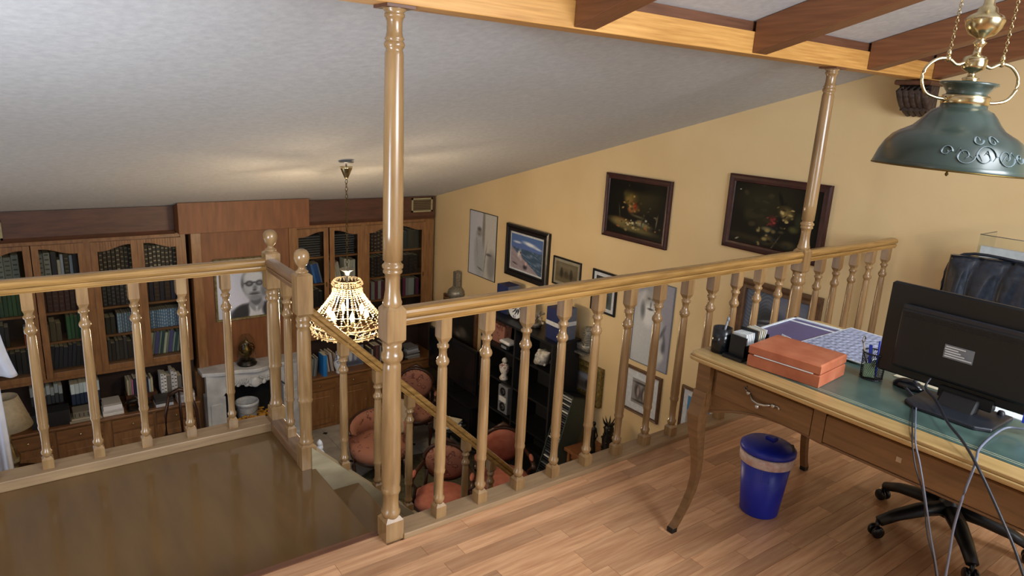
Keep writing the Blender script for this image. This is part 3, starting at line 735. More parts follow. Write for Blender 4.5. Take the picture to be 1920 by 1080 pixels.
# ---------------------------------------------------------------- books
def book_geo(w_, h, d, page=True):
    mb = MB(); k = w_/2; c = min(.004, w_*.2)
    # spine faces -Y at y=0
    poly = [(-k+c, 0), (k-c, 0), (k, c), (k, d), (-k, d), (-k, c)]
    mb.prism(poly, 2, 0, h)
    if page: mb.box(-k+.003, k-.003, .006, d+.0015, h-.0005, h+.001, 1)
    return mb
nbook = 0
def place_book(x, y, z, w_, h, d, mat, label, group, lean=0, flat=False, rz=0, name='book'):
    global nbook
    o = book_geo(w_, h, d).build(name, [mat, 'cream'], None, True)
    if flat:
        o.rotation_euler = (0, R_(90), rz); o.location = (x-h/2, y, z+w_/2)
    else:
        o.rotation_euler = (0, lean, rz); o.location = (x, y, z+abs(sin(lean))*w_/2)
    tag(o, label, 'book', group); nbook += 1; return o
def row(x0, x1, z, specs, label, group, y=YB+.08, d=.16, lean=0, seed=1, hj=.02, n=None):
    """specs: list of (width, height, material)"""
    r = random.Random(seed); x = x0; i = 0
    shift = sin(lean)*specs[0][1] if lean else 0
    if lean < 0: x += -shift
    while True:
        w_, h, mt = specs[i % len(specs)]; w_ *= r.uniform(.92, 1.08)
        wl_ = w_/max(.5, cos(lean))
        if x+wl_ > x1-(shift if lean > 0 else 0): break
        place_book(x+wl_/2, y+r.uniform(0, .012), z+.0005, w_, h+r.uniform(-hj, hj), d, mt, label, group, lean)
        x += wl_+.0012; i += 1
B_ = bookm
z1, z2, z3, z4 = ZR[1], ZR[2], ZR[3], ZR[4]
a0, a1 = LC[0]; b0, b1 = LC[1]; c0, c1 = LC[2]; d0, d1 = LC[3]
e = .028
def g(where): return 'books '+where
row(a0-e, a1+e, z1, [(.062, .27, B_('#7a827f', '#39403f'))], 'grey file volume with black marks, top shelf, leftmost glass door', g('top shelf, leftmost door'), seed=2)
row(a0-e, a1+e, z2, [(.036, .25, B_('#2d4f36'))], 'green cloth book, second shelf, leftmost glass door', g('second shelf, leftmost door'), seed=3)
row(a0-e, a0+.16, z3, [(.04, .22, B_('#252422'))], 'dark book by the orange carton, leftmost glass door', g('third shelf, leftmost door'), seed=4)
row(a0-e, a1+e, z4, [(.045, .25, B_('#1b1b20'))], 'black book, bottom shelf, leftmost glass door', g('bottom shelf, leftmost door'), seed=5)
row(b0-e, b0+.11, z1, [(.06, .27, B_('#7a827f', '#39403f'))], 'grey lever-arch style volume, top shelf, second glass door', g('top shelf, second door, grey'), seed=6)
row(b0+.1, b1+e, z1, [(.05, .27, B_('#1c2436')), (.03, .20, B_('#b8b6a8')), (.03, .27, B_('#8c98ac')), (.05, .26, B_('#2a2a22', '#6c6a58')), (.03, .25, B_('#9aaabf'))], 'pale or dark book, top shelf, second glass door', g('top shelf, second door, mixed'), seed=7)
row(b0-e, b1+e, z2, [(.05, .28, B_('#3a1f22', '#54393a'))], 'maroon bound volume, second shelf, second glass door', g('second shelf, second door'), seed=8)
row(b0-e, b0+.17, z3, [(.045, .19, B_('#5a503c')), (.05, .22, B_('#4a4436'))], 'drab brown book, third shelf, second glass door', g('third shelf, second door, brown'), seed=9)
row(b0+.17, b1+e, z3, [(.035, .25, B_('#28553a'))], 'bright green book, third shelf, second glass door', g('third shelf, second door, green'), seed=10)
row(b0-e, b1+e, z4, [(.04, .24, B_('#141c2e'))], 'navy book leaning on the bottom shelf, second glass door', g('bottom shelf, second door'), lean=.12, seed=11)
row(c0-e, c1+e, z1, [(.04, .28, B_('#2e2620', '#8a8068'))], 'dark gilt-banded volume, top shelf, third glass door', g('top shelf, third door'), seed=12, hj=.004)
row(c0-e, c1+e, z2, [(.042, .25, B_('#1e1e26', '#54525a'))], 'black volume with grey lettering bands, second shelf, third glass door', g('second shelf, third door'), seed=13)
row(c0-e, c0+.12, z3, [(.045, .2, B_('#2a2824'))], 'dark book, third shelf, third glass door', g('third shelf, third door, dark'), seed=14)
row(c0+.13, c1+e, z3, [(.022, .22, B_('#6f88a4', '#9ab0c4'))], 'thin pale blue volume, third shelf, third glass door', g('third shelf, third door, pale blue'), seed=15, hj=.003)
row(c0-e, c1+e, z4, [(.045, .22, B_('#25211f')), (.03, .24, B_('#3b3a3e'))], 'dark book, bottom shelf, third glass door', g('bottom shelf, third door'), seed=16)
row(d0-e, d1+e, z1, [(.04, .28, B_('#3a3430', '#b0a68c'))], 'dark volume with bright gilt bands, top shelf, fourth glass door', g('top shelf, fourth door'), seed=17, hj=.004)
row(d0-e, d1+e, z2, [(.06, .27, B_('#33211f', '#54402e')), (.05, .27, B_('#1c2038'))], 'maroon or navy volume, second shelf, fourth glass door', g('second shelf, fourth door'), seed=18)
row(d0-e, d1+e, z3, [(.022, .21, B_('#6a8cb2', '#b4c4d2'))], 'thin pale blue volume, third shelf, fourth glass door', g('third shelf, fourth door'), seed=19, hj=.003)
row(d0-e, d1+e, z4, [(.028, .25, B_('#a8b0a2')), (.02, .26, B_('#7c8a84')), (.04, .26, B_('#4a4c84')), (.022, .25, B_('#86a09a')), (.03, .25, B_('#2d5560'))], 'pale or blue leaning book, bottom shelf, fourth glass door', g('bottom shelf, fourth door'), lean=.16, seed=20)
# niche above the counter, left unit
CZ = -1.868
row(.0, .30, CZ+.16, [(.035, .2, B_('#2c3238', 'top#8e989c'))], 'grey paperback behind the lampshade in the open niche', g('niche behind the lampshade'), seed=21)
place_book(.15, 8.12, CZ, .16, .34, .2, B_('#1d1e22'), 'thick black album lying under the grey paperbacks in the niche', 'albums in the niche', flat=True)
row(.36, .66, CZ+.12, [(.036, .24, B_('#1e2c46', 'top#b4c4cc'))], 'navy and white encyclopedia volume in the open niche', g('niche, navy and white row'), seed=22, y=8.32, hj=.003)
place_book(.46, 8.10, CZ, .022, .30, .20, B_('#8a8474'), 'beige album lowest in the small stack before the navy encyclopedias', 'albums before the encyclopedias', flat=True)
place_book(.46, 8.11, CZ+.0225, .022, .26, .19, B_('#a69e8c'), 'beige album in the middle of the small stack before the navy encyclopedias', 'albums before the encyclopedias', flat=True)
o = MB().box(.36, .64, 8.30, 8.52, CZ, CZ+.119).build('box_file', 'black'); setorigin(o, (.5, 8.4, CZ)); tag(o, 'black box file under the navy and white encyclopedias', 'box')
place_book(.46, 8.115, CZ+.045, .07, .22, .18, B_('#7d7768', '#4a463c'), 'thick grey-beige album on top of the small stack before the encyclopedias', 'albums before the encyclopedias', flat=True)
for k, (h, wd, c) in enumerate(((.035, .2, '#d8d8d4'), (.03, .2, '#c8c8ca'), (.05, .18, '#dcdce0'), (.02, .17, '#b8b4ae'))):
    place_book(.72, 8.12, CZ+[0, .0355, .066, .1165][k], h, wd, .22, B_(c), 'white paper-edged book in the left counter stack, '+['lowest', 'second from the bottom', 'third from the bottom', 'topmost'][k], 'white book stack, left', flat=True)
row(.90, 1.18, CZ+.10, [(.022, .17, B_('#b8b08c')), (.025, .18, B_('#8c8478')), (.018, .19, B_('#b46f8c')), (.03, .19, B_('#23243c')), (.022, .17, B_('#9ba4a8'))], 'small coloured paperback, niche below third door', g('niche below the third door'), seed=25, y=8.36)
o = MB().box(.88, 1.2, 8.34, 8.54, CZ, CZ+.099).build('box_file', 'case_dark'); setorigin(o, (1.04, 8.4, CZ)); tag(o, 'low dark wooden box under the small coloured paperbacks', 'box')
row(1.24, 1.48, CZ+.07, [(.03, .25, B_('#c4c4c8', '#55555a')), (.03, .22, B_('#dcdcd8', '#303034')), (.045, .2, B_('#6a6660'))], 'black and white spined book, niche below fourth door', g('niche below the fourth door'), seed=26, y=8.32)
o = MB().box(1.2, 1.5, 8.30, 8.52, CZ, CZ+.069).build('box_file', 'black'); setorigin(o, (1.35, 8.4, CZ)); tag(o, 'flat black box under the black and white spined books', 'box')
for k, (x, zz, h, c) in enumerate(((1.23, 0, .035, '#cfd2d6'), (1.23, .036, .03, '#5d5a58'), (1.23, .067, .025, '#3a3836'), (1.46, 0, .04, '#d5d5da'), (1.46, .041, .03, '#c2c2ca'), (1.46, .072, .03, '#dadade'), (1.46, .103, .02, '#a0a0a6'))):
    place_book(x, 8.10, CZ+zz, h, .18, .18, B_(c), 'book lying flat in the %s stack on the left counter, %s' % (('dark and white' if k < 3 else 'all-white'), ['at the bottom', 'in the middle', 'on top', 'at the bottom', 'second from the bottom', 'third from the bottom', 'on top'][k]), 'flat stacks on the left counter', flat=True)
# dark bronze horse group on left counter
hg = thing('horse_figurine', (.98, 8.17, CZ), 'dark bronze group of small horses before the coloured paperbacks', 'figurine')
mb = MB().box(.86, 1.12, 8.12, 8.24, CZ, CZ+.02)
for (x, s) in ((.92, 1), (1.02, -1)):
    mb.tube([(x-.05*s, 8.18, CZ+.10), (x, 8.18, CZ+.105), (x+.05*s, 8.18, CZ+.11), (x+.07*s, 8.18, CZ+.16), (x+.10*s, 8.18, CZ+.15)], [.022, .028, .026, .014, .010], 8)
    for dx in (-.045, -.035, .04, .05): mb.tube([(x+dx*s, 8.18, CZ+.10), (x+dx*s*1.3, 8.18, CZ+.06), (x+dx*s*1.1, 8.18, CZ+.02)], [.012, .008, .006], 6)
    mb.tube([(x-.06*s, 8.18, CZ+.11), (x-.09*s, 8.18, CZ+.06)], [.008, .004], 6)
mb.build('horses', 'bronze', hg)
# orange-white box, third shelf of first door
o = MB().box(.02, .115, YB+.07, YB+.16, z3, z3+.12, 0).box(.02, .115, YB+.07, YB+.16, z3+.12, z3+.2, 1).box(.03, .105, YB+.068, YB+.07, z3+.02, z3+.1, 0)
o = o.build('medicine_box', [plain('orange_card', '#b4562a', .6), 'white']); setorigin(o, (.067, YB+.11, z3)); tag(o, 'orange and white carton on third shelf, leftmost glass door', 'carton')
# right unit
e0, e1 = RC[0]; f0, f1 = RC[1]; g0, g1 = RC[2]; h0, h1 = RC[3]
for (x0, x1, nm_) in ((e0, e1, 'first'), (f0, f1, 'second')):
    for k in range(9):
        place_book((x0+x1)/2, YB+.07+.004*(k % 3), z1+.0305*k, .030, .30-.012*(k % 2), .2, B_('#12151c', None), 'black binder lying flat, %s door of right bookcase' % nm_, 'binders stacked flat, %s right door' % nm_, flat=True, name='binder')
        o = MB().box((x0+x1)/2-.14, (x0+x1)/2+.14, YB+.064+.004*(k % 3), YB+.067+.004*(k % 3), z1+.0305*k+.010, z1+.0305*k+.0145).build('label_strip', 'grey_plastic')
        p = [q for q in COL.objects if q.name.startswith('binder')][-1]
        bpy.context.view_layer.update(); o.parent = p; o.matrix_parent_inverse = Matrix.LocRotScale(p.location, p.rotation_euler, None).inverted()
row(e0-e, e1+e, z2, [(.045, .28, B_('#173a6c')), (.03, .27, B_('#2f6cb0')), (.05, .27, B_('#1b4a8c')), (.02, .25, B_('#7a8ca4'))], 'blue leaning book, second shelf, first door, right bookcase', g('second shelf, first right door'), lean=-.22, seed=31)
row(e0-e, e1+e, z3, [(.045, .22, B_('#1d1c20'))], 'dark book, third shelf first door, right bookcase', g('third shelf, first right door'), seed=32)
row(f0-e, f0+.15, z2, [(.028, .24, B_('#b9b7ac'))], 'white leaning booklet, second shelf, second door, right bookcase', g('second shelf, second right door, leaning'), lean=-.2, seed=33)
row(f0+.17, f1+e, z2, [(.035, .27, B_('#a9aaa2')), (.04, .28, B_('#c4c3b8'))], 'upright white binder second door, right bookcase', g('second shelf, second right door, upright'), seed=34)
row(f0-e, f1+e, z3, [(.06, .22, B_('#2c2622'))], 'dark book behind chandelier, third shelf, right bookcase', g('third shelf, second right door'), seed=35)
row(g0-e, g1+e, z1, [(.045, .27, B_('#2a1c1a', '#7a6c58'))], 'dark gilt-banded volume, top shelf third door, right bookcase', g('top shelf, third right door'), seed=36)
row(g0-e, g1+e, z2, [(.045, .27, B_('#241a1a', '#5a4a40'))], 'dark gilt-banded volume, second shelf third door, right bookcase', g('second shelf, third right door'), seed=37)
row(g0-e, g1+e, z3, [(.05, .25, B_('#84888a')), (.05, .25, B_('#5a2430'))], 'grey or wine-red book, third shelf third door, right bookcase', g('third shelf, third right door'), seed=38)
row(h0-e, h1+e, z1, [(.06, .25, B_('#2c3230'))], 'dark grey-green volume, top shelf of the rightmost door', g('top shelf, rightmost door'), seed=39)
row(h0-e, h1+e, z2, [(.07, .25, B_('#231c1c', '#3a3030'))], 'black volume, second shelf of the rightmost door', g('second shelf, rightmost door'), seed=40)
row(h0-e, h1+e, z3, [(.085, .26, B_('#9aa2a2')), (.03, .24, B_('#2b2530')), (.045, .25, B_('#6c2c48')), (.04, .24, B_('#8a8c96'))], 'grey, plum or black book, third shelf of the rightmost door', g('third shelf, rightmost door'), seed=41)
# right counter
row(2.95, 3.06, CZ, [(.018, .24, B_('#8a8c86')), (.02, .25, B_('#5c6468'))], 'slim grey booklet left of the bright blue book on the right counter', g('right counter, left of the blue book'), seed=42, y=8.14, lean=.1)
place_book(3.12, 8.07, CZ, .05, .29, .17, B_('#1f6cae'), 'bright blue book standing alone on the right counter', None)
row(3.16, 3.36, CZ, [(.018, .26, B_('#b0a8a0')), (.016, .25, B_('#d4d0c8')), (.022, .26, B_('#6a5048'))], 'thin booklet leaning between blue book and china jug', g('right counter, behind the vase'), seed=44, y=8.2, lean=-.14)
vs_ = thing('china_vase', (3.33, 8.12, CZ), 'white and blue china jug on the right counter', 'vase')
MB().lathe([(.045, 0), (.05, .01), (.04, .03), (.07, .10), (.075, .15), (.05, .21), (.038, .24), (.05, .29), (.045, .29), (.03, .24), (.001, .2)], 3.33, 8.12, CZ, 20).build('body', 'chinablue', vs_)
MB().tube([(3.37, 8.12, CZ+.27), (3.43, 8.12, CZ+.25), (3.44, 8.12, CZ+.18), (3.40, 8.12, CZ+.12)], .009, 8).build('handle', 'chinablue', vs_)
bgb = lambda u, v: [.33+.1*v, .38+.1*v, .50+.1*v]
rectpic('framed_picture', 'small blue-grey picture of two figures leaning on the right counter', 'y', 3.44, 3.73, CZ, CZ+.28, 8.27, .012, 'grey_plastic', bgb, [(.35, .5, .10, .30, 0, '#c8ccd6', .3), (.62, .45, .08, .22, 0, '#b0b4c4', .3), (.5, .12, .4, .1, 0, '#4a5064', .3)], nu=30, nv=30, thick=.02)
row(3.80, 4.08, CZ, [(.03, .24, B_('#4a4644')), (.02, .22, B_('#a09c94')), (.04, .26, B_('#3a2624')), (.035, .25, B_('#5a3430'))], 'brown or grey book, right counter behind the tall post', g('right counter, behind the post'), seed=45, y=8.2)
for k in range(6):
    place_book(4.42+.01*(k % 2), 8.12, CZ+[0, .028, .05, .078, .1, .135][k], [.026, .02, .026, .02, .033, .03][k], .22-.01*k, .2, B_(['#8e8c88', '#b0aeac', '#5e5c5a', '#9c9a9c', '#a8aab0', '#6a6868'][k]), 'grey magazine in the pile on the right counter, '+['lowest', 'second from the bottom', 'third from the bottom', 'fourth from the bottom', 'second from the top', 'topmost'][k], 'magazine pile on the right counter', flat=True, rz=.06*(k % 3), name='magazine')
ct = thing('cat_figurine', (4.24, 8.14, CZ), 'black cat figurine beside the magazine pile on the right counter', 'figurine')
MB().lathe([(.045, 0), (.055, .03), (.05, .09), (.03, .14), (.025, .15)], 4.24, 8.14, CZ, 14).ball((4.24, 8.125, CZ+.175), .036, 10).lathe([(.012, 0), (.002, .03)], 4.222, 8.13, CZ+.2, 6).lathe([(.012, 0), (.002, .03)], 4.258, 8.13, CZ+.2, 6).tube([(4.27, 8.15, CZ+.01), (4.31, 8.13, CZ+.01), (4.32, 8.10, CZ+.02)], .01, 6).build('cat', 'black_gloss', ct)

# ================================================================== PICTURES ON THE YELLOW WALL
def dark_bg(u, v): q = .05+.06*max(0, 1-abs(u-.6)*2)*v; return [q*1.15, q*1.0, q*.68]
def flecks(seed, n, cx, cy_, sx, sy_, cols, r0=.008, r1=.03):
    r = random.Random(seed); return [(r.gauss(cx, sx), r.gauss(cy_, sy_), r.uniform(r0, r1), r.uniform(r0, r1)*.8, r.uniform(0, 180), r.choice(cols), .35) for _ in range(n)]
rectpic('still_life_painting', 'dark still-life painting of fruit on a table, left of the other dark painting', 'x', 4.975, 4.13, .445, 1.068, XW, .055, 'frame_red', dark_bg,
    [(.62, .75, .25, .25, 0, '#2f2a17', .6), (.40, .72, .10, .12, 20, '#5b4a22', .5), (.37, .66, .06, .08, 0, '#76602f', .5), (.33, .78, .05, .06, 0, '#4a4220', .5), (.46, .52, .09, .08, 0, '#6e4a24', .4), (.42, .50, .05, .07, 0, '#8a5a34', .5), (.49, .57, .025, .06, 10, '#7c2414', .4),
     (.30, .24, .17, .06, -12, '#6b4a22', .4), (.28, .19, .22, .07, -15, '#7a6c42', .5), (.55, .14, .30, .06, -6, '#5c5330', .5), (.66, .24, .13, .05, -10, '#6a6446', .5), (.60, .27, .06, .05, 0, '#8a8260', .5), (.22, .42, .008, .13, 8, '#40402e', .4), (.55, .38, .12, .02, -8, '#4e4a34', .5), (.63, .30, .012, .10, 0, '#3a3828', .4),
     (.88, .35, .008, .12, -5, '#6a6250', .5), (.85, .42, .03, .012, 0, '#6a6250', .5), (.45, .92, .35, .10, 0, '#0e0b08', .6), (.70, .33, .02, .02, 0, '#a8a490', .4)]+flecks(2, 26, .42, .62, .07, .13, ['#8a6a34', '#6a5426', '#a08048', '#4a3a1c', '#96502c', '#2c2a14'])+flecks(3, 34, .52, .20, .17, .05, ['#a09468', '#7c6e44', '#4a4024', '#c0b48c', '#2a2214', '#8a5a30'], .006, .03)+flecks(4, 10, .72, .45, .08, .12, ['#34301e', '#4c4630', '#14120c']), nu=110, nv=84, prmat='print_gloss')
rectpic('still_life_painting', 'dark still-life painting of hung game, behind the second tall post', 'x', 3.532, 2.65, .61, 1.212, XW, .06, 'frame_red', dark_bg,
    [(.35, .75, .3, .2, 0, '#2b2718', .7), (.40, .50, .14, .22, 0, '#262416', .6), (.20, .50, .05, .10, 0, '#2e2b18', .6), (.56, .80, .022, .11, 15, '#120f0b', .3), (.64, .60, .07, .09, 15, '#635530', .5), (.62, .56, .03, .05, 10, '#847044', .5), (.50, .42, .04, .10, 10, '#5a2020', .4), (.53, .30, .09, .06, 0, '#14181e', .5), (.60, .40, .07, .10, 0, '#0e0c0c', .5),
     (.46, .12, .06, .07, -30, '#5e5230', .5), (.44, .30, .06, .03, 0, '#6c6444', .5), (.70, .10, .08, .06, 0, '#3e3822', .5), (.74, .36, .05, .05, 20, '#4a4a26', .5), (.78, .50, .04, .12, 0, '#2a2a1a', .5), (.55, .08, .006, .14, -20, '#6c6450', .4), (.10, .06, .03, .010, 40, '#b8b2a0', .3), (.3, .1, .3, .05, -5, '#2a2414', .6), (.07, .88, .008, .008, 0, '#c8c8c0', .3)]+flecks(5, 24, .62, .56, .06, .08, ['#a08c58', '#7a6638', '#c0a870', '#3a2e1a', '#1a1410'])+flecks(6, 22, .55, .24, .13, .09, ['#6a5c38', '#3c3a20', '#8c7c4c', '#10100c', '#20262a'], .008, .035)+flecks(7, 12, .50, .42, .03, .05, ['#742a28', '#8c3a34', '#3a1414'])+flecks(8, 16, .30, .55, .12, .18, ['#2e2a1a', '#242014', '#383220'], .02, .06), nu=110, nv=84, prmat='print_gloss')
def sk_bg(u, v): return [.73+.03*u, .74, .77] if u < .48 else [.74, .73, .70]
rectpic('charcoal_drawing', 'tall pale charcoal drawing of a robed woman, nearest the bookcase on the yellow wall', 'x', 7.43, 6.815, -.50, .338, XW, .008, 'frame_black', sk_bg,
    [(.53, .70, .05, .40, 0, '#86827c', .3), (.40, .30, .20, .34, 12, '#a4a6a8', .25), (.38, .68, .10, .06, 0, '#8e8a86', .35), (.37, .74, .07, .03, 0, '#5e5a56', .5), (.36, .66, .03, .01, 0, '#6a6662', .4), (.85, .22, .15, .22, 0, '#8a8886', .3), (.75, .38, .10, .02, 0, '#5a5856', .4), (.44, .12, .10, .012, -10, '#5c5a58', .4), (.62, .30, .012, .24, -12, '#77736e', .4), (.3, .45, .01, .2, 10, '#86868a', .4)], thick=.012, nu=50, nv=70)
def sea_bg(u, v):
    if v > .62: return [.33-.1*(v-.62), .42, .62+.1*(1-v)]
    if v > .62-.75*u*.9: 
        k = (.5+.5*sin(70*(v+.30*u)+5*sin(7*u+11*v)))*(.45+.55*abs(sin(23*u+31*v+3*sin(17*v)))); return [.20+.25*k*k, .30+.22*k*k, .40+.22*k*k]
    k = .5+.5*sin(40*v+20*u); return [.56+.06*k, .52+.04*k, .56]
rectpic('seascape_painting', 'blue beach seascape in a wide black frame with white inner edge', 'x', 6.582, 5.778, -.318, .303, XW, .085, 'frame_black', sea_bg,
    [(.2, .78, .12, .03, 0, '#c4ccd8', .5), (.6, .80, .20, .05, -8, '#d8dee6', .5), (.85, .74, .12, .03, -8, '#c8d0dc', .5), (.28, .46, .05, .10, -15, '#d8d4d4', .5), (.32, .36, .04, .09, 10, '#b9a8ac', .4), (.32, .50, .025, .03, 0, '#5a3a3a', .4), (.48, .12, .06, .06, 0, '#2c2630', .5), (.14, .15, .08, .02, -15, '#3a3038', .5), (.5, .22, .03, .05, 0, '#d0a8a8', .5)], mount=.02, mountmat='mat_white', nu=80, nv=70, thick=.05)
rectpic('castle_print', 'small sepia print of towers in a thin dark frame, right of the seascape', 'x', 5.702, 5.247, -.235, .082, XW, .018, 'frame_black', lambda u, v: [.50, .45, .36],
    [(.5, .35, .42, .12, 0, '#6a5f4c', .4), (.28, .45, .07, .22, 0, '#3c362c', .35), (.5, .42, .10, .16, 0, '#51493c', .35), (.72, .45, .07, .24, 0, '#3a342a', .35), (.28, .70, .03, .06, 0, '#3c362c', .3), (.72, .72, .03, .07, 0, '#3a342a', .3), (.5, .8, .4, .08, 0, '#8d806a', .5)], mount=.03, thick=.022, glass=True, nu=50, nv=40)
rectpic('small_print', 'small black-framed print with a pale mount, half hidden by the handrail', 'x', 5.058, 4.70, -.358, .076, XW, .022, 'frame_black', lambda u, v: [.13, .14, .15] if v > .55 else [.30, .34, .34],
    [(.4, .75, .25, .12, 30, '#b6b8b6', .4), (.6, .3, .25, .2, 0, '#1c2422', .5), (.3, .3, .06, .2, 0, '#8a9090', .4)], mount=.035, mountmat='mat_white', thick=.025, nu=30, nv=40)
rectpic('bust_print', 'tall unframed grey-blue print of a bearded old man', 'x', 4.447, 3.965, -.715, .13, XW, .008, 'grey_plastic', lambda u, v: [.56, .56, .61] if u > .5 else [.66, .66, .67],
    [(.38, .30, .42, .50, 0, '#b9bcbd', .2), (.40, .72, .24, .20, 0, '#c4c5c4', .25), (.40, .76, .16, .13, 0, '#9c9a96', .3), (.40, .60, .18, .14, 0, '#d6d7d6', .3), (.40, .92, .20, .06, 0, '#8c8e92', .4), (.36, .79, .045, .012, 0, '#5a5856', .4), (.47, .79, .045, .012, 0, '#5a5856', .4), (.42, .72, .02, .04, 0, '#6c6a68', .4), (.42, .67, .08, .012, 0, '#44403e', .4), (.22, .64, .06, .10, 10, '#6c6e72', .5), (.80, .45, .10, .03, 50, '#5a5c66', .5), (.86, .36, .03, .12, 20, '#62646e', .5), (.76, .16, .12, .07, 0, '#b9bab8', .3), (.85, .28, .04, .06, 0, '#50525a', .5), (.2, .9, .2, .03, 20, '#8e8e94', .5)], thick=.014, nu=60, nv=90)
rectpic('gilt_framed_picture', 'small picture in a wide carved old-gold frame beside the disc tower', 'x', 5.27, 4.775, -1.382, -.95, XW, .115, 'frame_gold', lambda u, v: [.45, .43, .42],
    [(.5, .3, .45, .2, 0, '#54483c', .4), (.5, .8, .4, .15, 0, '#8f9098', .4), (.6, .4, .1, .2, 0, '#2e2824', .4)], thick=.06, nu=24, nv=24)
rectpic('horse_print', 'brown-framed print of sketched figures with a wide pale mount, low on the yellow wall', 'x', 4.47, 4.0, -1.24, -.772, XW, .032, 'frame_brown', lambda u, v: [.55, .53, .52],
    [(.30, .5, .14, .30, 10, '#37302e', .4), (.32, .5, .07, .22, 0, '#9a8c86', .4), (.62, .5, .14, .30, -8, '#3a3230', .4), (.64, .45, .07, .22, 0, '#a39890', .4), (.5, .86, .42, .04, 0, '#33302e', .4), (.5, .12, .42, .04, 0, '#403a36', .4), (.85, .5, .05, .3, 0, '#4a4240', .4)], mount=.075, mountmat='mat_white', thick=.03, nu=50, nv=50)
def lake_bg(u, v):
    if u < .5 and v > .2: k = .5+.5*sin(90*(v-.25*u)+8*sin(14*u)); return [.25+.14*k, .29+.14*k, .36+.14*k]
    return [.34+.04*v, .37+.04*v, .46+.04*v]
rectpic('lake_painting', 'grey-blue lake painting in a dark gilt-lined frame behind the desk-end balusters', 'x', 3.295, 2.58, -.20, .385, XW, .075, 'frame_brown', lake_bg,
    [(.38, .45, .20, .28, 0, '#23262c', .5), (.42, .5, .18, .02, 15, '#6c727c', .4), (.40, .40, .16, .02, 12, '#747a84', .4), (.38, .3, .16, .02, 15, '#666c76', .4), (.7, .8, .3, .1, 0, '#6c7280', .5), (.9, .3, .1, .3, 0, '#4c4e58', .5)], thick=.05, nu=60, nv=60)
rectpic('dark_framed_picture', 'large brown-framed dark picture beyond the black cabinet, near the bookcase corner', 'x', 8.0, 7.15, -1.66, -.925, XW, .06, 'frame_brown', dark_bg,
    [(.5, .35, .3, .12, 0, '#54504a', .5), (.6, .4, .12, .1, 0, '#6a6660', .5), (.3, .6, .2, .2, 0, '#1e1c16', .6), (.45, .3, .08, .05, 0, '#8a8680', .5)], thick=.04, nu=50, nv=40)
rectpic('blue_picture', 'small white-mounted picture with bright blue water, lowest right beside the desk', 'x', 3.76, 3.35, -1.17, -.735, XW, .03, 'frame_brown', lambda u, v: [.25, .50, .68] if v > .5 else [.62, .60, .58],
    [(.5, .72, .3, .10, 10, '#1f6a9c', .5), (.5, .55, .12, .10, 0, '#20303a', .5), (.5, .2, .4, .06, 0, '#7a8c8a', .5)], mount=.05, mountmat='mat_white', thick=.025, nu=30, nv=30)

# wall ornaments
wo = thing('pewter_boot_ornament', (4.78, 5.06, -.80), 'ribbed pewter boot-shaped ornament on the wall above the gilt frame', 'ornament')
mb = MB()
for k in range(9): mb.lathe([(.045, 0), (.060, .006), (.045, .013)], 4.78, 4.99, -.72+.0195*k, 14)
mb.lathe([(.042, 0), (.042, .18)], 4.78, 4.99, -.72, 14)
mb.build('shaft', 'pewter', wo)
mb = MB(); mb.tube([(4.78, 4.95, -.765), (4.78, 5.03, -.765), (4.78, 5.10, -.775), (4.78, 5.17, -.78)], [.045, .055, .05, .03], 12)
for k in range(5): mb.tube([(4.735, 5.0+.03*k, -.76), (4.73, 5.012+.03*k, -.735), (4.78, 5.012+.03*k, -.715+-.004*k)], .006, 6)
mb.build('foot', 'pewter', wo)
MB().box(4.70, XW-.001, 4.93, 5.19, -.835, -.815).build('shelf_bracket', 'pewter', wo)
wf = thing('pewter_flask_ornament', (4.78, 7.55, -.92), 'round pewter flask with a square neck above the dark framed picture', 'ornament')
MB().lathe([(.04, 0), (.10, .03), (.125, .08), (.11, .13), (.05, .18)], 4.78, 7.60, -.905, 18).build('bowl', 'pewter', wf)
MB().box(4.745, 4.815, 7.56, 7.64, -.74, -.52, bev=.01).build('neck', 'pewter', wf)
MB().box(4.66, XW-.001, 7.46, 7.74, -.922, -.905).build('shelf', 'frame_brown', wf)

# ================================================================== BLACK CABINET AND MEDIA CORNER
CX0, CX1, CY0, CY1, CZT = 4.40, 4.775, 5.10, 6.42, -.70
bc = thing('black_cabinet', (4.62, 5.76, LOW), 'tall black open-shelf cabinet against the yellow wall', 'cabinet')
MB().box(CX1-.02, CX1, CY0+.025, CY1-.025, LOW, CZT-.025).build('back_panel', 'black_matt', bc)
for y in (CY0, 5.745, CY1-.025): MB().box(CX0, CX1, y, y+.025, LOW, CZT-.025).build('side_panel', 'black_matt', bc)
MB().box(CX0-.01, CX1, CY0-.01, CY1+.01, CZT-.025, CZT).build('top', 'black', bc)
SH = [-1.04, -1.42, -1.82, -2.2]
for z in SH: MB().box(CX0+.005, CX1-.02, CY0+.025, CY1-.025, z-.022, z).build('shelf', 'black', bc)
MB().box(CX0-.015, CX0, CY0+.01, 5.74, LOW+.02, -2.0).build('door', 'black', bc); MB().box(CX0-.015, CX0, 5.76, CY1-.01, LOW+.02, -2.0).build('door', 'black', bc)
def gift_box(x, y, w_, d, z, h, label, rz=0):
    t = thing('gift_box', (x, y, z), label, 'box', rz=rz)
    MB().box(-d/2, d/2, -w_/2, w_/2, 0, h, 0).box(-d/2+.004, d/2+.001, -w_/2-.002, -w_/2, .0, h, 1).build('carton', ['box_blue', 'box_side'], t, True)
    MB().box(-d/2-.003, d/2+.003, -w_/2-.004, w_/2+.003, h*.45, h*.58).build('ribbon', 'white', t, True)
gift_box(4.60, 5.23, .20, .24, CZT+.001, .34, 'navy carton with a white band, right end of the black cabinet top')
gift_box(4.66, 6.27, .20, .18, CZT+.001, .33, 'navy carton at the left end of the black cabinet top', .05)
pl = thing('decorated_plate', (4.62, 5.98, CZT), 'round black and white patterned plate propped on the black cabinet', 'plate')
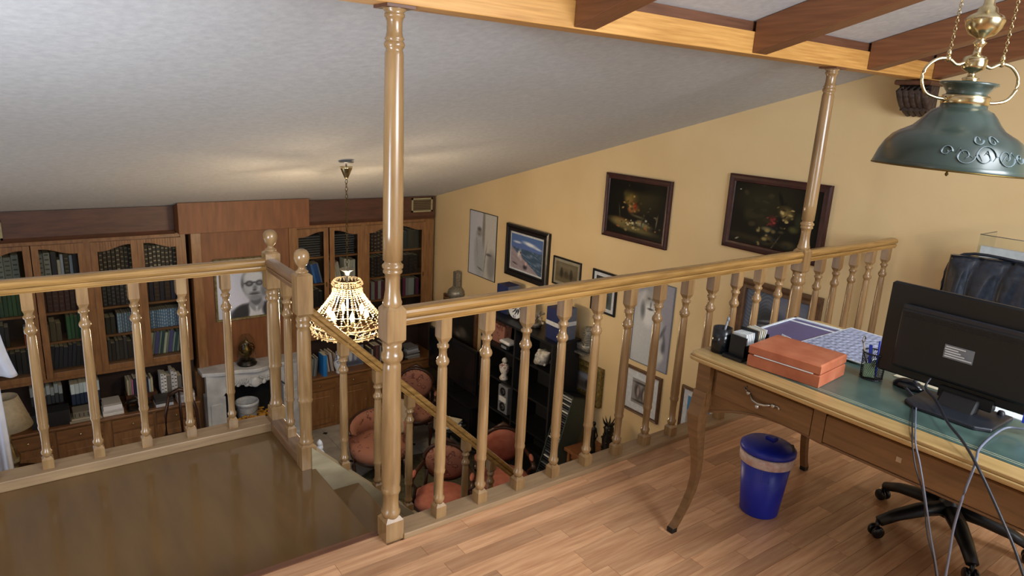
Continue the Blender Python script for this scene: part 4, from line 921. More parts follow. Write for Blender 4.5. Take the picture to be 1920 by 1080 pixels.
T = Matrix.Translation((4.60, 5.98, CZT+.165)) @ Matrix.Rotation(R_(-78), 4, 'Y')
MB().lathe([(.06, 0), (.07, .002), (.155, .02), (.16, .024), (.155, .026), (.07, .008), (.001, .006)], n=32, T=T).build('plate', 'chinablue', pl)
mb = MB()
for k in range(14):
    a = 2*pi*k/14; mb.tube([(.05*cos(a), .05*sin(a), .010), (.08*cos(a+.1), .08*sin(a+.1), .013), (.115*cos(a-.05), .115*sin(a-.05), .021)], [.005, .009, .004], 6, T=T)
mb.build('pattern', 'black', pl)
MB().box(4.58, 4.70, 5.95, 5.97, CZT, CZT+.04).box(4.58, 4.70, 5.99, 6.01, CZT, CZT+.04).build('stand', 'case_dark', pl)
# dried arrangement on top centre
dr = thing('dried_flowers', (4.6, 5.66, CZT), 'low dried flower arrangement on top of the black cabinet', 'plant')
MB().lathe([(.06, 0), (.09, .04), (.08, .06)], 4.6, 5.66, CZT, 14).build('bowl', 'pewter', dr)
mb = MB(); rr = random.Random(9)
for k in range(26):
    a = rr.random()*6.28; q = rr.uniform(.06, .20); h = rr.uniform(.06, .14)
    p = (4.6+q*cos(a)*.8, 5.66+q*sin(a), CZT+.05+h*.6); mb.tube([(4.6, 5.66, CZT+.05), (4.6+q*.5*cos(a), 5.66+q*.5*sin(a), CZT+.05+h), p], [.003, .003, .002], 5); mb.ball(p, rr.uniform(.010, .02), 5)
mb.build('stems', 'shell', dr, kind='stuff')
def put(o, x, y, z): setorigin(o, (x, y, z))
# shelf contents
gb = thing('gift_bag', (4.55, 6.2, SH[0]), 'floral paper gift bag on the upper left shelf of the black cabinet', 'bag')
MB().prism([(6.10, SH[0]), (6.32, SH[0]), (6.34, SH[0]+.22), (6.08, SH[0]+.22)], 0, 4.50, 4.60).build('bag', 'floral', gb)
MB().tube([(4.55, 6.14, SH[0]+.22), (4.55, 6.17, SH[0]+.29), (4.55, 6.25, SH[0]+.29), (4.55, 6.28, SH[0]+.22)], .004, 5).build('handle', 'black', gb)
ph = thing('white_clock_radio', (4.47, 5.97, SH[0]), 'rounded white and black clock radio on the upper shelf of the black cabinet', 'clock radio')
o = MB().box(4.42, 4.54, 5.88, 6.06, SH[0]+.002, SH[0]+.06, bev=.014).build('body', 'black_gloss', ph)
o = MB().box(4.415, 4.545, 5.875, 6.065, SH[0]+.06, SH[0]+.10, bev=.014).build('lid', 'white', ph)
MB().box(4.411, 4.415, 5.92, 6.02, SH[0]+.015, SH[0]+.045).build('display', 'grey_plastic', ph)
for (y, h) in ((5.84, .13), (5.80, .17)):
    o = MB().lathe([(.022, 0), (.025, .01), (.012, .03), (.018, h*.5), (.010, h*.75), (.014, h*.85), (.004, h)], 4.50, y, SH[0], 10).build('figurine', 'bronze'); put(o, 4.5, y, SH[0])
    tag(o, 'small dark figurine right of the white clock radio, '+('shorter of the two' if h < .15 else 'taller of the two'), 'figurine')
ss = thing('seashell', (4.50, 5.32, SH[0]), 'large white conch shell on the upper right shelf of the black cabinet', 'shell')
mb = MB(); T = Matrix.Translation((4.46, 5.34, SH[0]+.10)) @ Matrix.Rotation(.9, 4, 'X')
mb.lathe([(.008, -.15), (.03, -.12), (.05, -.07), (.085, .0), (.09, .04), (.06, .07), (.065, .08), (.035, .11), (.038, .12), (.012, .15), (.002, .17)], n=16, T=T)
for k in range(7): a = k*.9; mb.ball((.08*cos(a), .08*sin(a), .03), .022, 6, T=T)
mb.build('shell', 'shell', ss)
af = thing('harlequin_figurine', (4.46, 6.0, SH[1]), 'red and white patterned figurine above the grey speaker', 'figurine')
MB().lathe([(.05, 0), (.055, .02), (.03, .06), (.055, .11), (.06, .17), (.02, .20)], 4.46, 6.0, SH[1], 12).build('body', floral('harlequin', '#cfcac2', '#e0dcd4', '#6a1c1c'), af)
MB().ball((4.46, 6.0, SH[1]+.23), .035, 8).build('head', 'shell', af)
sk = thing('loudspeaker', (4.50, 5.95, SH[2]), 'grey bookshelf loudspeaker with a pale centre on the middle shelf', 'speaker')
MB().box(4.42, 4.62, 5.86, 6.04, SH[2]+.001, SH[2]+.34, bev=.008).build('housing', 'grey_plastic', sk)
for (z, r) in ((.08, .055), (.27, .05)):
    T = Matrix.Translation((4.421, 5.95, SH[2]+z)) @ Matrix.Rotation(R_(-90), 4, 'Y')
    MB().lathe([(r, 0), (r, .006), (r*.85, .004), (r*.3, -.0), (r*.3, .008), (.001, .01)], n=18, T=T).build('driver', 'black', sk)
MB().box(4.415, 4.421, 5.88, 6.02, SH[2]+.145, SH[2]+.205).build('panel', 'white', sk)
# disc tower
TW = Matrix.Translation((4.155, 4.99, LOW+.084)) @ Matrix.Rotation(math.atan(.309), 4, 'Y'); TL = 1.33
dt = thing('disc_tower', (4.155, 4.99, LOW+.084), 'green-sided rack of stacked disc cases leaning on the yellow wall, right of the black cabinet', 'rack')
dt.rotation_euler = (0, math.atan(.309), 0)
MB().box(0, .26, -.10, -.088, 0, TL).build('side_panel', 'cd_green', dt, True)
MB().box(0, .26, .088, .10, 0, TL).build('side_panel', 'cd_green', dt, True)
MB().box(.25, .26, -.088, .088, 0, TL).build('back_panel', 'black', dt, True)
MB().box(-.005, .262, -.104, .104, TL, TL+.012).build('top', 'black', dt, True); MB().box(0, .25, -.088, .088, .0, .02).build('base', 'black', dt, True)
cc = [B_(c, None) for c in ('#b7b9b4', '#1c2026', '#50545a', '#20242a', '#15171a')]
cdm = []
for mt_i in cc:
    o = MB().box(-.07, .07, -.084, .084, 0, .0145).build('disc_case', mt_i, None, True); cdm.append(o.data); bpy.data.objects.remove(o)
rr = random.Random(4)
for k in range(50):
    o = bpy.data.objects.new('disc_case', cdm[[0, 1, 2, 3, 1, 0, 4][rr.randrange(7)]]); COL.objects.link(o)
    o.matrix_world = TW @ Matrix.Translation((.078+rr.uniform(-.006, .006), 0, .0205+.026*k))
    tag(o, 'thin disc case in the leaning rack', 'disc case', 'disc cases in the leaning rack')
# tv bench with tv
tb = thing('television_bench', (4.5, 7.2, LOW), 'low black media bench beyond the tall black cabinet', 'bench')
MB().box(4.35, 4.84, 6.5, 7.95, -2.0, -1.97).build('top', 'black', tb); MB().box(4.38, 4.84, 6.52, 7.93, LOW+.05, -2.0).build('body', 'black_matt', tb)
MB().box(4.368, 4.38, 6.54, 7.21, LOW+.08, -2.03).build('door', 'black', tb); MB().box(4.368, 4.38, 7.24, 7.91, LOW+.08, -2.03).build('door', 'black', tb)
tv = thing('television', (4.5, 7.2, -1.97), 'black flat television on the low media bench', 'television')
MB().box(4.49, 4.53, 6.62, 7.80, -1.88, -1.30, bev=.006).build('housing', 'black', tv)
MB().box(4.486, 4.49, 6.65, 7.77, -1.85, -1.33).build('screen', 'black_gloss', tv)
MB().box(4.40, 4.62, 7.0, 7.4, -1.97, -1.955).box(4.50, 4.53, 7.15, 7.25, -1.955, -1.88).build('stand', 'black', tv)
# statues on a console at the wall
co = thing('console_table', (4.64, 4.45, LOW), 'narrow reddish console table under the horse print, holding two dark statues', 'table')
o = MB().box(4.44, 4.84, 3.75, 4.86, -1.80, -1.765).build('tabletop', 'panel', co); bevel(o, .005)
for x in (4.47, 4.79):
    for y in (3.79, 4.80): MB().box(x, x+.035, y, y+.035, LOW, -1.80).build('leg', 'panel', co)
MB().box(4.49, 4.80, 3.82, 4.81, -1.88, -1.80).build('apron', 'panel', co)
sg = thing('bronze_statue', (4.60, 4.61, -1.765), 'slim dark bronze standing woman statue on the console table', 'statue')
MB().lathe([(.05, 0), (.05, .02)], 4.6, 4.61, -1.765, 14).build('base', 'bronze', sg)
mb = MB().lathe([(.045, .02), (.040, .06), (.030, .14), (.036, .18), (.026, .22), (.034, .265), (.038, .285), (.015, .30), (.012, .31)], 4.6, 4.61, -1.765, 14, sx=.8, sy=1)
mb.ball((4.6, 4.61, -1.765+.333), .022, 8, sc_=(1, 1, 1.15))
mb.tube([(4.6, 4.575, -1.49), (4.595, 4.545, -1.54), (4.59, 4.565, -1.59)], [.011, .009, .007], 6); mb.tube([(4.6, 4.645, -1.49), (4.6, 4.665, -1.55), (4.6, 4.65, -1.61)], [.011, .009, .007], 6)
mb.build('figure', 'bronze', sg)
sg = thing('spiky_statue', (4.60, 4.40, -1.765), 'taller dark ornament with a crown of spikes on the console table', 'statue')
mb = MB().lathe([(.06, 0), (.07, .02), (.04, .06), (.055, .15), (.06, .25), (.045, .33), (.05, .38), (.03, .42)], 4.6, 4.40, -1.765, 14)
mb.build('body', 'bronze', sg)
mb = MB()
for k in range(9): a = 2*pi*k/9; mb.tube([(4.6+.03*cos(a), 4.40+.03*sin(a), -1.36), (4.6+.055*cos(a), 4.40+.055*sin(a), -1.33), (4.6+.075*cos(a), 4.40+.075*sin(a), -1.29)], [.010, .008, .001], 6)
for k in range(22): a = k*2.4; mb.ball((4.6+.058*cos(a), 4.40+.058*sin(a), -1.75+.018*k), .014, 5)
mb.build('spikes', 'bronze', sg)

# ================================================================== LIVING ROOM SEATING
def seat_cushion(w_, d, h, z, mat, nm, t, curve=.0, y0=0):
    mb = MB(); mb.box(-w_/2, w_/2, y0-d/2, y0+d/2, z, z+h)
    o = mb.build(nm, mat, t, True); bevel(o, min(.05, h*.4), 3); return o
def legs(t, w_, d, h, mat='chairwood'):
    for sx in (-1, 1):
        for sy_ in (-1, 1):
            x = sx*(w_/2-.03); y = sy_*(d/2-.03)
            MB().tube([(x, y, h), (x+.015*sx, y+.015*sy_, h*.7), (x, y, h*.3), (x+.012*sx, y+.012*sy_, 0)], [.03, .028, .016, .018], 8).build('leg', mat, t, True)
def tub_chair(loc, rz, label):
    """low curved-back floral bergere; faces local -Y"""
    t = thing('floral_armchair', loc, label, 'armchair', rz=rz)
    legs(t, .62, .58, .26)
    mb = MB(); n = 16; pts = [(.36*sin(a), -.02-.34*-cos(a)) for a in [R_(-115+230*i/n) for i in range(n+1)]]
    inner = [(x*.80, y*.80-.0) for x, y in pts]
    vs = []; fs = []
    for i, ((x, y), (u, v)) in enumerate(zip(pts, inner)):
        a = abs(i/n-.5)*2; zt = .62-.12*a**1.6
        vs += [(x, y, .26), (x*1.06, y*1.06, zt-.03), (x*.96, y*.96, zt+.02), (u, v, zt-.02), (u, v, .26)]
    for i in range(n):
        for k in range(5): a = 5*i+k; b = 5*i+(k+1) % 5; fs.append((a, b, b+5, a+5))
    fs += [(0, 1, 2, 3, 4), tuple(reversed([5*n+k for k in range(5)]))]
    mb.add(vs, fs, 0, True); mb.build('back', 'floral', t, True)
    tr_ = MB().tube([(x*1.03, y*1.03, 0.635-.12*(abs(i/n-.5)*2)**1.6) for i, (x, y) in enumerate(pts)], .016, 8).build('frame', 'chairwood', t, True)
    MB().lathe([(.30, .24), (.34, .26), (.35, .32), (.33, .38), (.20, .42), (.001, .43)], 0, -.06, 0, 28, sy=1.05).build('seat', 'floral', t, True)
    MB().lathe([(.33, .20), (.35, .22), (.35, .255), (.33, .26)], 0, -.05, 0, 28).build('seat_frame', 'chairwood', t, True)
    return t
def oval_chair(loc, rz, label, pad='floral', s=1.0):
    """open armchair with a carved oval back; faces local -Y"""
    t = thing('oval_back_armchair', loc, label, 'armchair', rz=rz)
    legs(t, .56, .52, .38)
    o = MB().lathe([(.26, .36), (.29, .39), (.29, .44), (.25, .47), (.001, .485)], 0, 0, 0, 24, sy=.92).build('seat', pad, t, True)
    MB().lathe([(.285, .33), (.30, .35), (.30, .385), (.28, .39)], 0, 0, 0, 24, sy=.92).build('seat_frame', 'chairwood', t, True)
    T = Matrix.Translation((0, .27, .68)) @ Matrix.Rotation(R_(12), 4, 'X')
    n = 28; ring = [(.225*cos(2*pi*k/n), 0, .235*sin(2*pi*k/n)) for k in range(n+1)]
    mb = MB().tube(ring, .022, 8, T=T); mb.tube([(-.10, .0, .225), (-.04, 0, .26), (0, 0, .28), (.04, 0, .26), (.10, 0, .225)], [.012, .02, .028, .02, .012], 8, T=T)
    mb.tube([(-.20, .20, .40), (-.19, .23, .6)], .02, 8).tube([(.20, .20, .40), (.19, .23, .6)], .02, 8)
    mb.build('back_frame', 'chairwood', t, True)
    T2 = T @ Matrix.Rotation(R_(90), 4, 'X')
    MB().lathe([(.215, -.015), (.21, .02), (.15, .045), (.001, .055)], n=28, T=T2, sx=1, sy=1.06).build('back_pad', pad, t, True)
    for sx in (-1, 1):
        ao = MB().tube([(sx*.22, .24, .68), (sx*.28, .08, .655), (sx*.30, -.08, .645), (sx*.30, -.17, .635)], [.018, .022, .024, .026], 8)
        ao.tube([(sx*.295, -.12, .64), (sx*.26, -.06, .55), (sx*.28, -.10, .40)], [.02, .018, .02], 8); ao = ao.build('armrest', 'chairwood', t, True)
        MB().ball((sx*.29, -.01, .675), .03, 8, sc_=(.8, 2.6, .7)).build('arm_pad', pad, ao, True)
    return t
tub_chair((3.28, 6.78, LOW), R_(-28), 'low pink floral tub armchair on the marble floor, behind the first stair balusters')
cu = MB().box(-.2, .2, -.06, .06, 0, .40).build('cushion', 'cushion', None, True); bevel(cu, .05, 4); subd(cu, 1)
cu.location = (3.47, 6.88, LOW+.39); cu.rotation_euler = (R_(-22), 0, R_(-60)); tag(cu, 'cream cushion leaning in the pink tub armchair', 'cushion')
oval_chair((3.93, 7.2, LOW), R_(-37), 'pink high oval-back armchair beyond the tub chair, near the bookcase')
ac = oval_chair((3.22, 5.26, LOW), R_(-37), 'salmon armchair with a floral back standing nearest the staircase', 'pink')
for c in ac.children:
    if c.name.startswith('back_pad'): c.data.materials[0] = M['floral']; c['label'] = 'floral back pad'
oval_chair((3.95, 5.24, LOW), R_(-30), 'armchair with a plain pink oval back, right of the salmon one, before the black cabinet', 'pink')
rug = MB().prism([(3.6+1.0*cos(2*pi*k/40), 6.1+.75*sin(2*pi*k/40)) for k in range(40)], 2, LOW+.0015, LOW+.012).build('rug', 'rug'); setorigin(rug, (3.6, 6.1, LOW)); tag(rug, 'oval olive rug between the pink armchairs', 'rug')
# low table with magazines
lt = thing('side_table', (4.02, 6.48, LOW), 'small dark table with glossy magazines beside the black media bench', 'table')
MB().lathe([(.22, .50), (.23, .51), (.22, .525)], 4.02, 6.48, LOW, 24).build('tabletop', 'black_gloss', lt)
MB().lathe([(.13, 0), (.03, .04), (.025, .3), (.04, .50)], 4.02, 6.48, LOW, 14).build('pedestal', 'black', lt)
for k in range(3):
    o = MB().box(-.10, .10, -.14, .14, 0, .012).build('magazine', ['paper', 'grey_plastic', 'cream'][k], None, True); o.location = (4.02, 6.48, LOW+.526+.0125*k); o.rotation_euler = (0, 0, .3*k)
    tag(o, 'glossy magazine on the small dark table, '+['lowest', 'middle', 'topmost'][k], 'magazine', 'magazines on the small table')
# dark oak chair at left by the counter
wc = thing('wooden_chair', (1.36, 7.72, LOW), 'dark wooden chair with a curved splat back before the left counter', 'chair', rz=R_(0))
for sx in (-.17, .17):
    MB().tube([(sx, -.17, .44), (sx, -.18, 0)], .018, 8).build('leg', 'chairwood', wc, True)
    MB().tube([(sx, .17, 0), (sx, .17, .45), (sx*.95, .20, .7), (sx*.6, .23, .93)], .018, 8).build('leg', 'chairwood', wc, True)
o = MB().box(-.2, .2, -.2, .2, .43, .47).build('seat', 'chairwood', wc, True); bevel(o, .01)
MB().tube([(-.11, .23, .92), (0, .235, .97), (.11, .23, .92)], .026, 8).tube([(0, .19, .47), (0, .22, .7), (0, .235, .95)], [.04, .055, .035], 8, ell=.3).build('backrest', 'chairwood', wc, True)
# table lamp on the left
tl_ = thing('table_lamp', (-.22, 7.45, LOW), 'table lamp with a beige cone shade at the far left, under the bookcase', 'lamp')
MB().lathe([(.20, 0), (.11, .30), (.105, .30), (.195, 0)], -.2, 7.45, -1.49, 28).build('lamp_shade', 'shade', tl_)
MB().lathe([(.07, .60), (.08, .62), (.03, .66), (.06, .74), (.07, .80), (.03, .90), (.015, .95), (.012, 1.25)], -.2, 7.45, LOW, 18).build('base', 'brass', tl_)
lt2 = thing('lamp_table', (-.2, 7.45, LOW), 'dark round table under the beige table lamp', 'table')
MB().lathe([(.25, .57), (.26, .585), (.25, .598)], -.2, 7.45, LOW, 26).build('tabletop', 'chairwood', lt2); MB().lathe([(.14, 0), (.03, .05), (.03, .4), (.06, .57)], -.2, 7.45, LOW, 14).build('pedestal', 'chairwood', lt2)
# white cloth / curtain at far left
cu = thing('white_curtain', (-.25, 4.9, -2.5), 'white gathered curtain hanging at the far left behind the landing railing', 'curtain')
def sheet(xa, xb, z_top, z_bot, y, amp, nw, fx, thick=.006, nz=18, nx=60):
    vs = []; fs = []
    for s_ in (0, 1):
        for j in range(nz+1):
            t_ = j/nz
            for i in range(nx+1):
                u = i/nx; l, r = fx(t_); x = xa+(xb-xa)*(l+(r-l)*u)
                vs.append((x, y+amp*sin(2*pi*nw*u+.6*sin(3*t_))*(.5+.5*t_)+s_*thick, z_top+(z_bot-z_top)*t_))
    W = nx+1; S = W*(nz+1)
    for j in range(nz):
        for i in range(nx):
            a = j*W+i; fs.append((a, a+1, a+1+W, a+W)); fs.append((S+a+W, S+a+1+W, S+a+1, S+a))
    for j in range(nz):
        for i in (0, nx): a = j*W+i; fs.append((a, a+W, S+a+W, S+a))
    for i in range(nx):
        for j in (0, nz): a = j*W+i; fs.append((a, a+1, S+a+1, S+a))
    return vs, fs
v_, f_ = sheet(-.55, -.045, .32, -2.5, 5.02, .035, 5, lambda t: (.0, .78+.12*t if t > .12 else .80))
MB().add(v_, f_, 0, True).build('drape', 'cloth', cu)
v_, f_ = sheet(-.55, -.045, .34, -.11, 4.95, .03, 4, lambda t: (.0, .86+.14*t*t))
MB().add(v_, f_, 0, True).build('valance', 'cloth', cu)
MB().tube([(-1.6, 5.0, .36), (-.08, 5.0, .36)], .014, 10).build('curtain_rod', 'brass_dark', cu)

# porcelain figure on the stair stringer
fg = thing('porcelain_figurine', (1.155, 3.20, -.30), 'small white and blue porcelain figure behind the foot of the near newel', 'figurine')
MB().lathe([(.035, 0), (.045, .02), (.04, .05), (.03, .08), (.035, .10), (.02, .13), (.012, .14)], 1.205, 3.22, -.30, 14).build('body', 'chinablue', fg)
MB().ball((1.205, 3.22, -.145), .019, 8).lathe([(.018, 0), (.012, .018), (.002, .03)], 1.205, 3.22, -.13, 10).build('head', 'white', fg)
lj = MB().box(1.12, 1.28, 3.15, 3.30, -.33, -.30).build('ledge', 'riser'); setorigin(lj, (1.18, 3.2, -.33)); tag(lj, 'small ledge outside the stair stringer carrying the porcelain figure', 'ledge')

# ================================================================== CHANDELIER
chx, chy = 2.38, 5.6
ch = thing('crystal_chandelier', (chx, chy, ceil_z(chy)), 'lit crystal basket chandelier hanging in front of the bookcases', 'chandelier')
zc = ceil_z(chy)
MB().lathe([(.06, -.012), (.065, -.004), (.05, .0)], chx, chy, zc-.006, 20).build('ceiling_plate', 'steel', ch)
MB().lathe([(.012, -.105), (.02, -.09), (.05, -.02), (.054, 0), (.045, 0)], chx, chy, zc-.05, 20).build('canopy', 'brass', ch)
MB().tube([(chx, chy, zc-.05), (chx, chy, zc-.01)], .006, 6).build('hook', 'steel', ch)
mb = MB(); z = zc-.16; k = 0
while z > .20:
    n = 10; a_ = pi/2*(k % 2)
    mb.tube([(chx+.010*cos(2*pi*i/n)*cos(a_), chy+.010*cos(2*pi*i/n)*sin(a_), z-.019+.019*sin(2*pi*i/n)) for i in range(n+1)], .003, 5)
    z -= .032; k += 1
mb.build('chain', 'brass_dark', ch, kind='stuff')
MB().lathe([(.01, 0), (.02, .01), (.03, .035), (.065, .055), (.07, .06), (.065, .063), (.02, .045), (.014, .08), (.001, .085)], chx, chy, .125, 20).tube([(chx, chy, -.42), (chx, chy, .13)], .009, 8).build('stem', 'steel', ch)
# metal rings and bulbs
rg = MB()
def ring_pts(r, z, n=40): return [(chx+r*cos(2*pi*i/n), chy+r*sin(2*pi*i/n), z) for i in range(n+1)]
for (r, z) in ((.115, .03), (.345, -.30), (.31, -.375), (.10, -.46)): rg.tube(ring_pts(r, z), .006, 6)
rg.build('ring', 'brass', ch)
def bead(mb, x, y, z, r):
    mb.add([(x+r, y, z), (x, y+r, z), (x-r, y, z), (x, y-r, z), (x, y, z+r), (x, y, z-r)], [(0, 1, 4), (1, 2, 4), (2, 3, 4), (3, 0, 4), (1, 0, 5), (2, 1, 5), (3, 2, 5), (0, 3, 5)])
cr = MB()
NS = 32
for s in range(NS):
    a = 2*pi*s/NS
    n = 19
    for i in range(n+1):
        t_ = i/n; r = .112+.233*(t_**1.35); z = .02-.32*t_
        bead(cr, chx+r*cos(a), chy+r*sin(a), z, .0078+.0012*(i % 2))
    for i in range(10):                                     # lower basket strands
        t_ = i/9; r = .345-.035*sin(t_*pi/2) if t_ < .5 else .33-.02*t_; z = -.30-.075*t_
        if i % 2 == 0: bead(cr, chx+(.345-.035*t_)*cos(a), chy+(.345-.035*t_)*sin(a), z, .009)
    bead(cr, chx+.31*cos(a), chy+.31*sin(a), -.395, .011)
    for i in range(1, 12):
        t_ = i/12; r = .31*(1-t_)+.10*t_; z = -.375-.085*t_**.6
        if s % 2 == 0: bead(cr, chx+r*cos(a), chy+r*sin(a), z, .0095)
cr.build('crystal_strands', 'crystal', ch, kind='stuff')
cr = MB()
for s in range(24):                                         # zigzag crown and belt swags
    a = 2*pi*s/24
    for i in range(5):
        t_ = i/4; bead(cr, chx+(.115+.02*sin(t_*pi))*cos(a+.13*t_), chy+(.115+.02*sin(t_*pi))*sin(a+.13*t_), .05+.035*abs(1-2*t_), .0085)
    for i in range(9):
        t_ = i/8; r = .352; aa = a+2*pi/24*t_; bead(cr, chx+r*cos(aa), chy+r*sin(aa), -.285-.03*sin(pi*t_)+(.035*(1-abs(1-2*t_))), .008)
    for i in range(4): bead(cr, chx+.13*cos(a), chy+.13*sin(a), .005-.018*i, .0075)
cr.build('crystal_swags', 'crystal', ch, kind='stuff')
for k in range(6):
    a = 2*pi*k/6+.35; x = chx+.17*cos(a); y = chy+.17*sin(a)
    ar = MB().tube([(chx, chy, -.35), (chx+.09*cos(a), chy+.09*sin(a), -.36), (x, y, -.33), (x, y, -.28)], .006, 6).lathe([(.012, -.01), (.015, 0), (.012, .03)], x, y, -.28, 10).build('arm', 'brass', ch)
    MB().lathe([(.009, 0), (.018, .02), (.020, .035), (.012, .06), (.002, .08)], x, y, -.25, 12).build('bulb', 'bulb', ar)
    l = bpy.data.lights.new('chandelier_light', 'POINT'); l.energy = 11; l.color = (1, .76, .48); l.shadow_soft_size = .02
    lo = bpy.data.objects.new('chandelier_light', l); COL.objects.link(lo); lo.location = (x+.0, y, -.155)

# ================================================================== DESK
DX0, DX1, DY0, DY1, DZ = 2.09, 3.0, -.50, 1.625, .76  # near end out of view, lengthened to keep the floor beneath dark
dk = thing('writing_desk', (2.55, .75, 0), 'large oak writing desk with cabriole legs and a green leather top', 'desk')
def desk_top_poly(o_=0):
    pts = []
    x0, x1, y0, y1 = DX0-o_, DX1+o_, DY0-o_, DY1+o_
    r = .035
    for (cx, cy_, a0_) in ((x1-r, y1-r, 0), (x0+r, y1-r, 90), (x0+r, y0+r, 180), (x1-r, y0+r, 270)):
        for k in range(5): a = R_(a0_+90*k/4); pts.append((cx+r*cos(a), cy_+r*sin(a)))
    return pts
mb = MB()
mb.prism(desk_top_poly(-.014), 2, DZ-.034, DZ-.026).prism(desk_top_poly(.0), 2, DZ-.026, DZ-.012).prism(desk_top_poly(-.006), 2, DZ-.012, DZ-.0)
o = mb.build('desk_top', 'desk_top', dk); bevel(o, .003)
MB().box(DX0+.085, DX1-.085, DY0+.09, DY1-.085, DZ-.0005, DZ+.0015).build('leather_inset', 'leather_green', dk)
q = MB(); a_, b_, c_, d_ = DX0+.10, DX1-.10, DY0+.105, DY1-.10
for off in (0, .012):
    q.box(a_+off, a_+off+.0025, c_+off, d_-off, DZ+.0015, DZ+.0021).box(b_-off-.0025, b_-off, c_+off, d_-off, DZ+.0015, DZ+.0021).box(a_+off, b_-off, c_+off, c_+off+.0025, DZ+.0015, DZ+.0021).box(a_+off, b_-off, d_-off-.0025, d_-off, DZ+.0015, DZ+.0021)
q.build('gilt_tooling', 'gilt', dk)
# serpentine apron on the long side facing the camera
AX = DX0+.05
def apz(y):                       # lower edge of the apron
    t_ = (y-(DY0+.05))/(DY1-DY0-.1)
    d = abs(y-.5625)
    if d < .52: return .60
    q_ = min(1, (d-.52)/.45); return .60-.075*(q_**2)+.018*sin(q_*pi)
ys = [DY0+.05+(DY1-DY0-.10)*i/40 for i in range(41)]
mb = MB().strip([(y, DZ-.034) for y in ys], [(y, apz(y)) for y in ys], 0, AX, AX+.02); mb.build('apron', 'desk', dk)
ed = MB().tube([(AX+.002, y, apz(y)+.003) for y in ys], .006, 6).build('apron_moulding', 'desk', dk)
for x in (DX1-.07,): MB().strip([(y, DZ-.034) for y in ys], [(y, apz(y)) for y in ys], 0, x, x+.02).build('apron', 'desk', dk)
for y in (DY0+.05, DY1-.07): MB().box(AX+.02, DX1-.07, y, y+.02, .56, DZ-.034).build('apron', 'desk', dk)
MB().box(AX+.02, DX1-.07, DY0+.07, DY1-.07, .60, .61).build('underside', 'case_dark', dk)
for (ya, yb, hx) in ((1.105, 1.50, True), (.07, 1.055, False), (-.39, .02, True)):
    d_ = MB().box(AX-.012, AX, ya, yb, .612, .712, bev=.004).build('drawer', 'desk', dk)
    if hx:
        yc = (ya+yb)/2+.0
        mb = MB().tube([(AX-.014, yc+.045, .678), (AX-.024, yc+.025, .662), (AX-.028, yc, .658), (AX-.024, yc-.025, .661), (AX-.014, yc-.045, .668)], [.004, .005, .006, .005, .004], 8)
        mb.ball((AX-.014, yc+.052, .678), .009, 8).ball((AX-.014, yc-.052, .668), .009, 8).ball((AX-.03, yc, .648), .009, 8)
        mb.tube([(AX-.014, yc+.055, .68), (AX-.014, yc+.07, .692), (AX-.014, yc+.06, .70)], .0035, 6).tube([(AX-.014, yc-.055, .67), (AX-.014, yc-.072, .672), (AX-.014, yc-.078, .662)], .0035, 6)
        mb.build('handle', 'steel', d_)
    else: MB().box(AX-.014, AX-.012, (ya+yb)/2+.242, (ya+yb)/2+.258, .655, .672).build('keyhole', 'steel', d_)
for y in (1.08, .045):
    MB().box(AX-.012, AX+.001, y-.022, y+.022, apz(y)+.006, DZ-.034, bev=.004).build('divider', 'desk', dk)
def cabriole(cx, cy_, sx, sy_):
    """square-section S leg; sx, sy give the outward corner direction"""
    mb = MB(); prof = [(.62, .010, .054), (.56, .018, .056), (.52, .026, .056), (.47, .024, .050), (.40, .012, .042), (.32, .000, .035), (.25, -.004, .030), (.18, .006, .028), (.11, .030, .027), (.05, .058, .027), (.022, .075, .029)]
    vs = []; fs = []
    for (z, off, w_) in prof:
        h = w_/2; ox = cx+sx*off; oy = cy_+sy_*off*.25
        vs += [(ox-h, oy-h, z), (ox+h, oy-h, z), (ox+h, oy+h, z), (ox-h, oy+h, z)]
    for r in range(len(prof)-1):
        for i in range(4): j = (i+1) % 4; fs.append((r*4+i, r*4+4+i, r*4+4+j, r*4+j))
    fs += [(0, 1, 2, 3), tuple(reversed(range(len(vs)-4, len(vs))))]
    mb.add(vs, fs, 0, False); o = mb.build('leg', 'desk', dk)
    md = o.modifiers.new('s', 'SUBSURF'); md.subdivision_type = 'SIMPLE'; md.levels = 1; md.render_levels = 1
    h = .0145; ox = cx+sx*.077; oy = cy_+sy_*.019
    MB().box(ox-h, ox+h, oy-h, oy+h, .0, .024, bev=.002).build('foot', 'black', o)
    MB().box(cx-.028, cx+.028, cy_-.028, cy_+.028, .56, DZ-.034).build('corner_post', 'desk', o)
    return o
for (cx, sx) in ((DX0+.045, -1), (DX1-.055, 1)):
    for (cyy, syy) in ((DY1-.08, 1), (DY0+.055, -1)): cabriole(cx, cyy, sx, syy)
# upper left gap trims
DT = DZ+.0016
# organizer
og = thing('desk_organizer', (2.26, 1.53, DT), 'black plastic desk organizer with cards and pens at the rail end of the desk', 'organizer')
T = Matrix.Translation((2.215, 1.545, 0)) 
MB().lathe([(.036, 0), (.037, .098), (.0345, .098), (.0335, .01), (.001, .01)], 2.205, 1.555, DT, 22).build('round_cup', 'black_gloss', og)
MB().box(2.165, 2.42, 1.43, 1.515, DT, DT+.012).build('tray', 'black', og)
for (x0, x1, h) in ((2.19, 2.195, .09), (2.255, 2.26, .11), (2.33, 2.335, .085)): MB().box(x0, x1, 1.435, 1.51, DT+.012, DT+h).build('divider', 'black', og)
MB().box(2.19, 2.335, 1.435, 1.439, DT+.012, DT+.06).build('divider', 'black', og); MB().box(2.19, 2.335, 1.506, 1.51, DT+.012, DT+.085).build('divider', 'black', og)
MB().box(2.345, 2.41, 1.44, 1.505, DT+.012, DT+.05).build('compartment', 'grey_plastic', og)
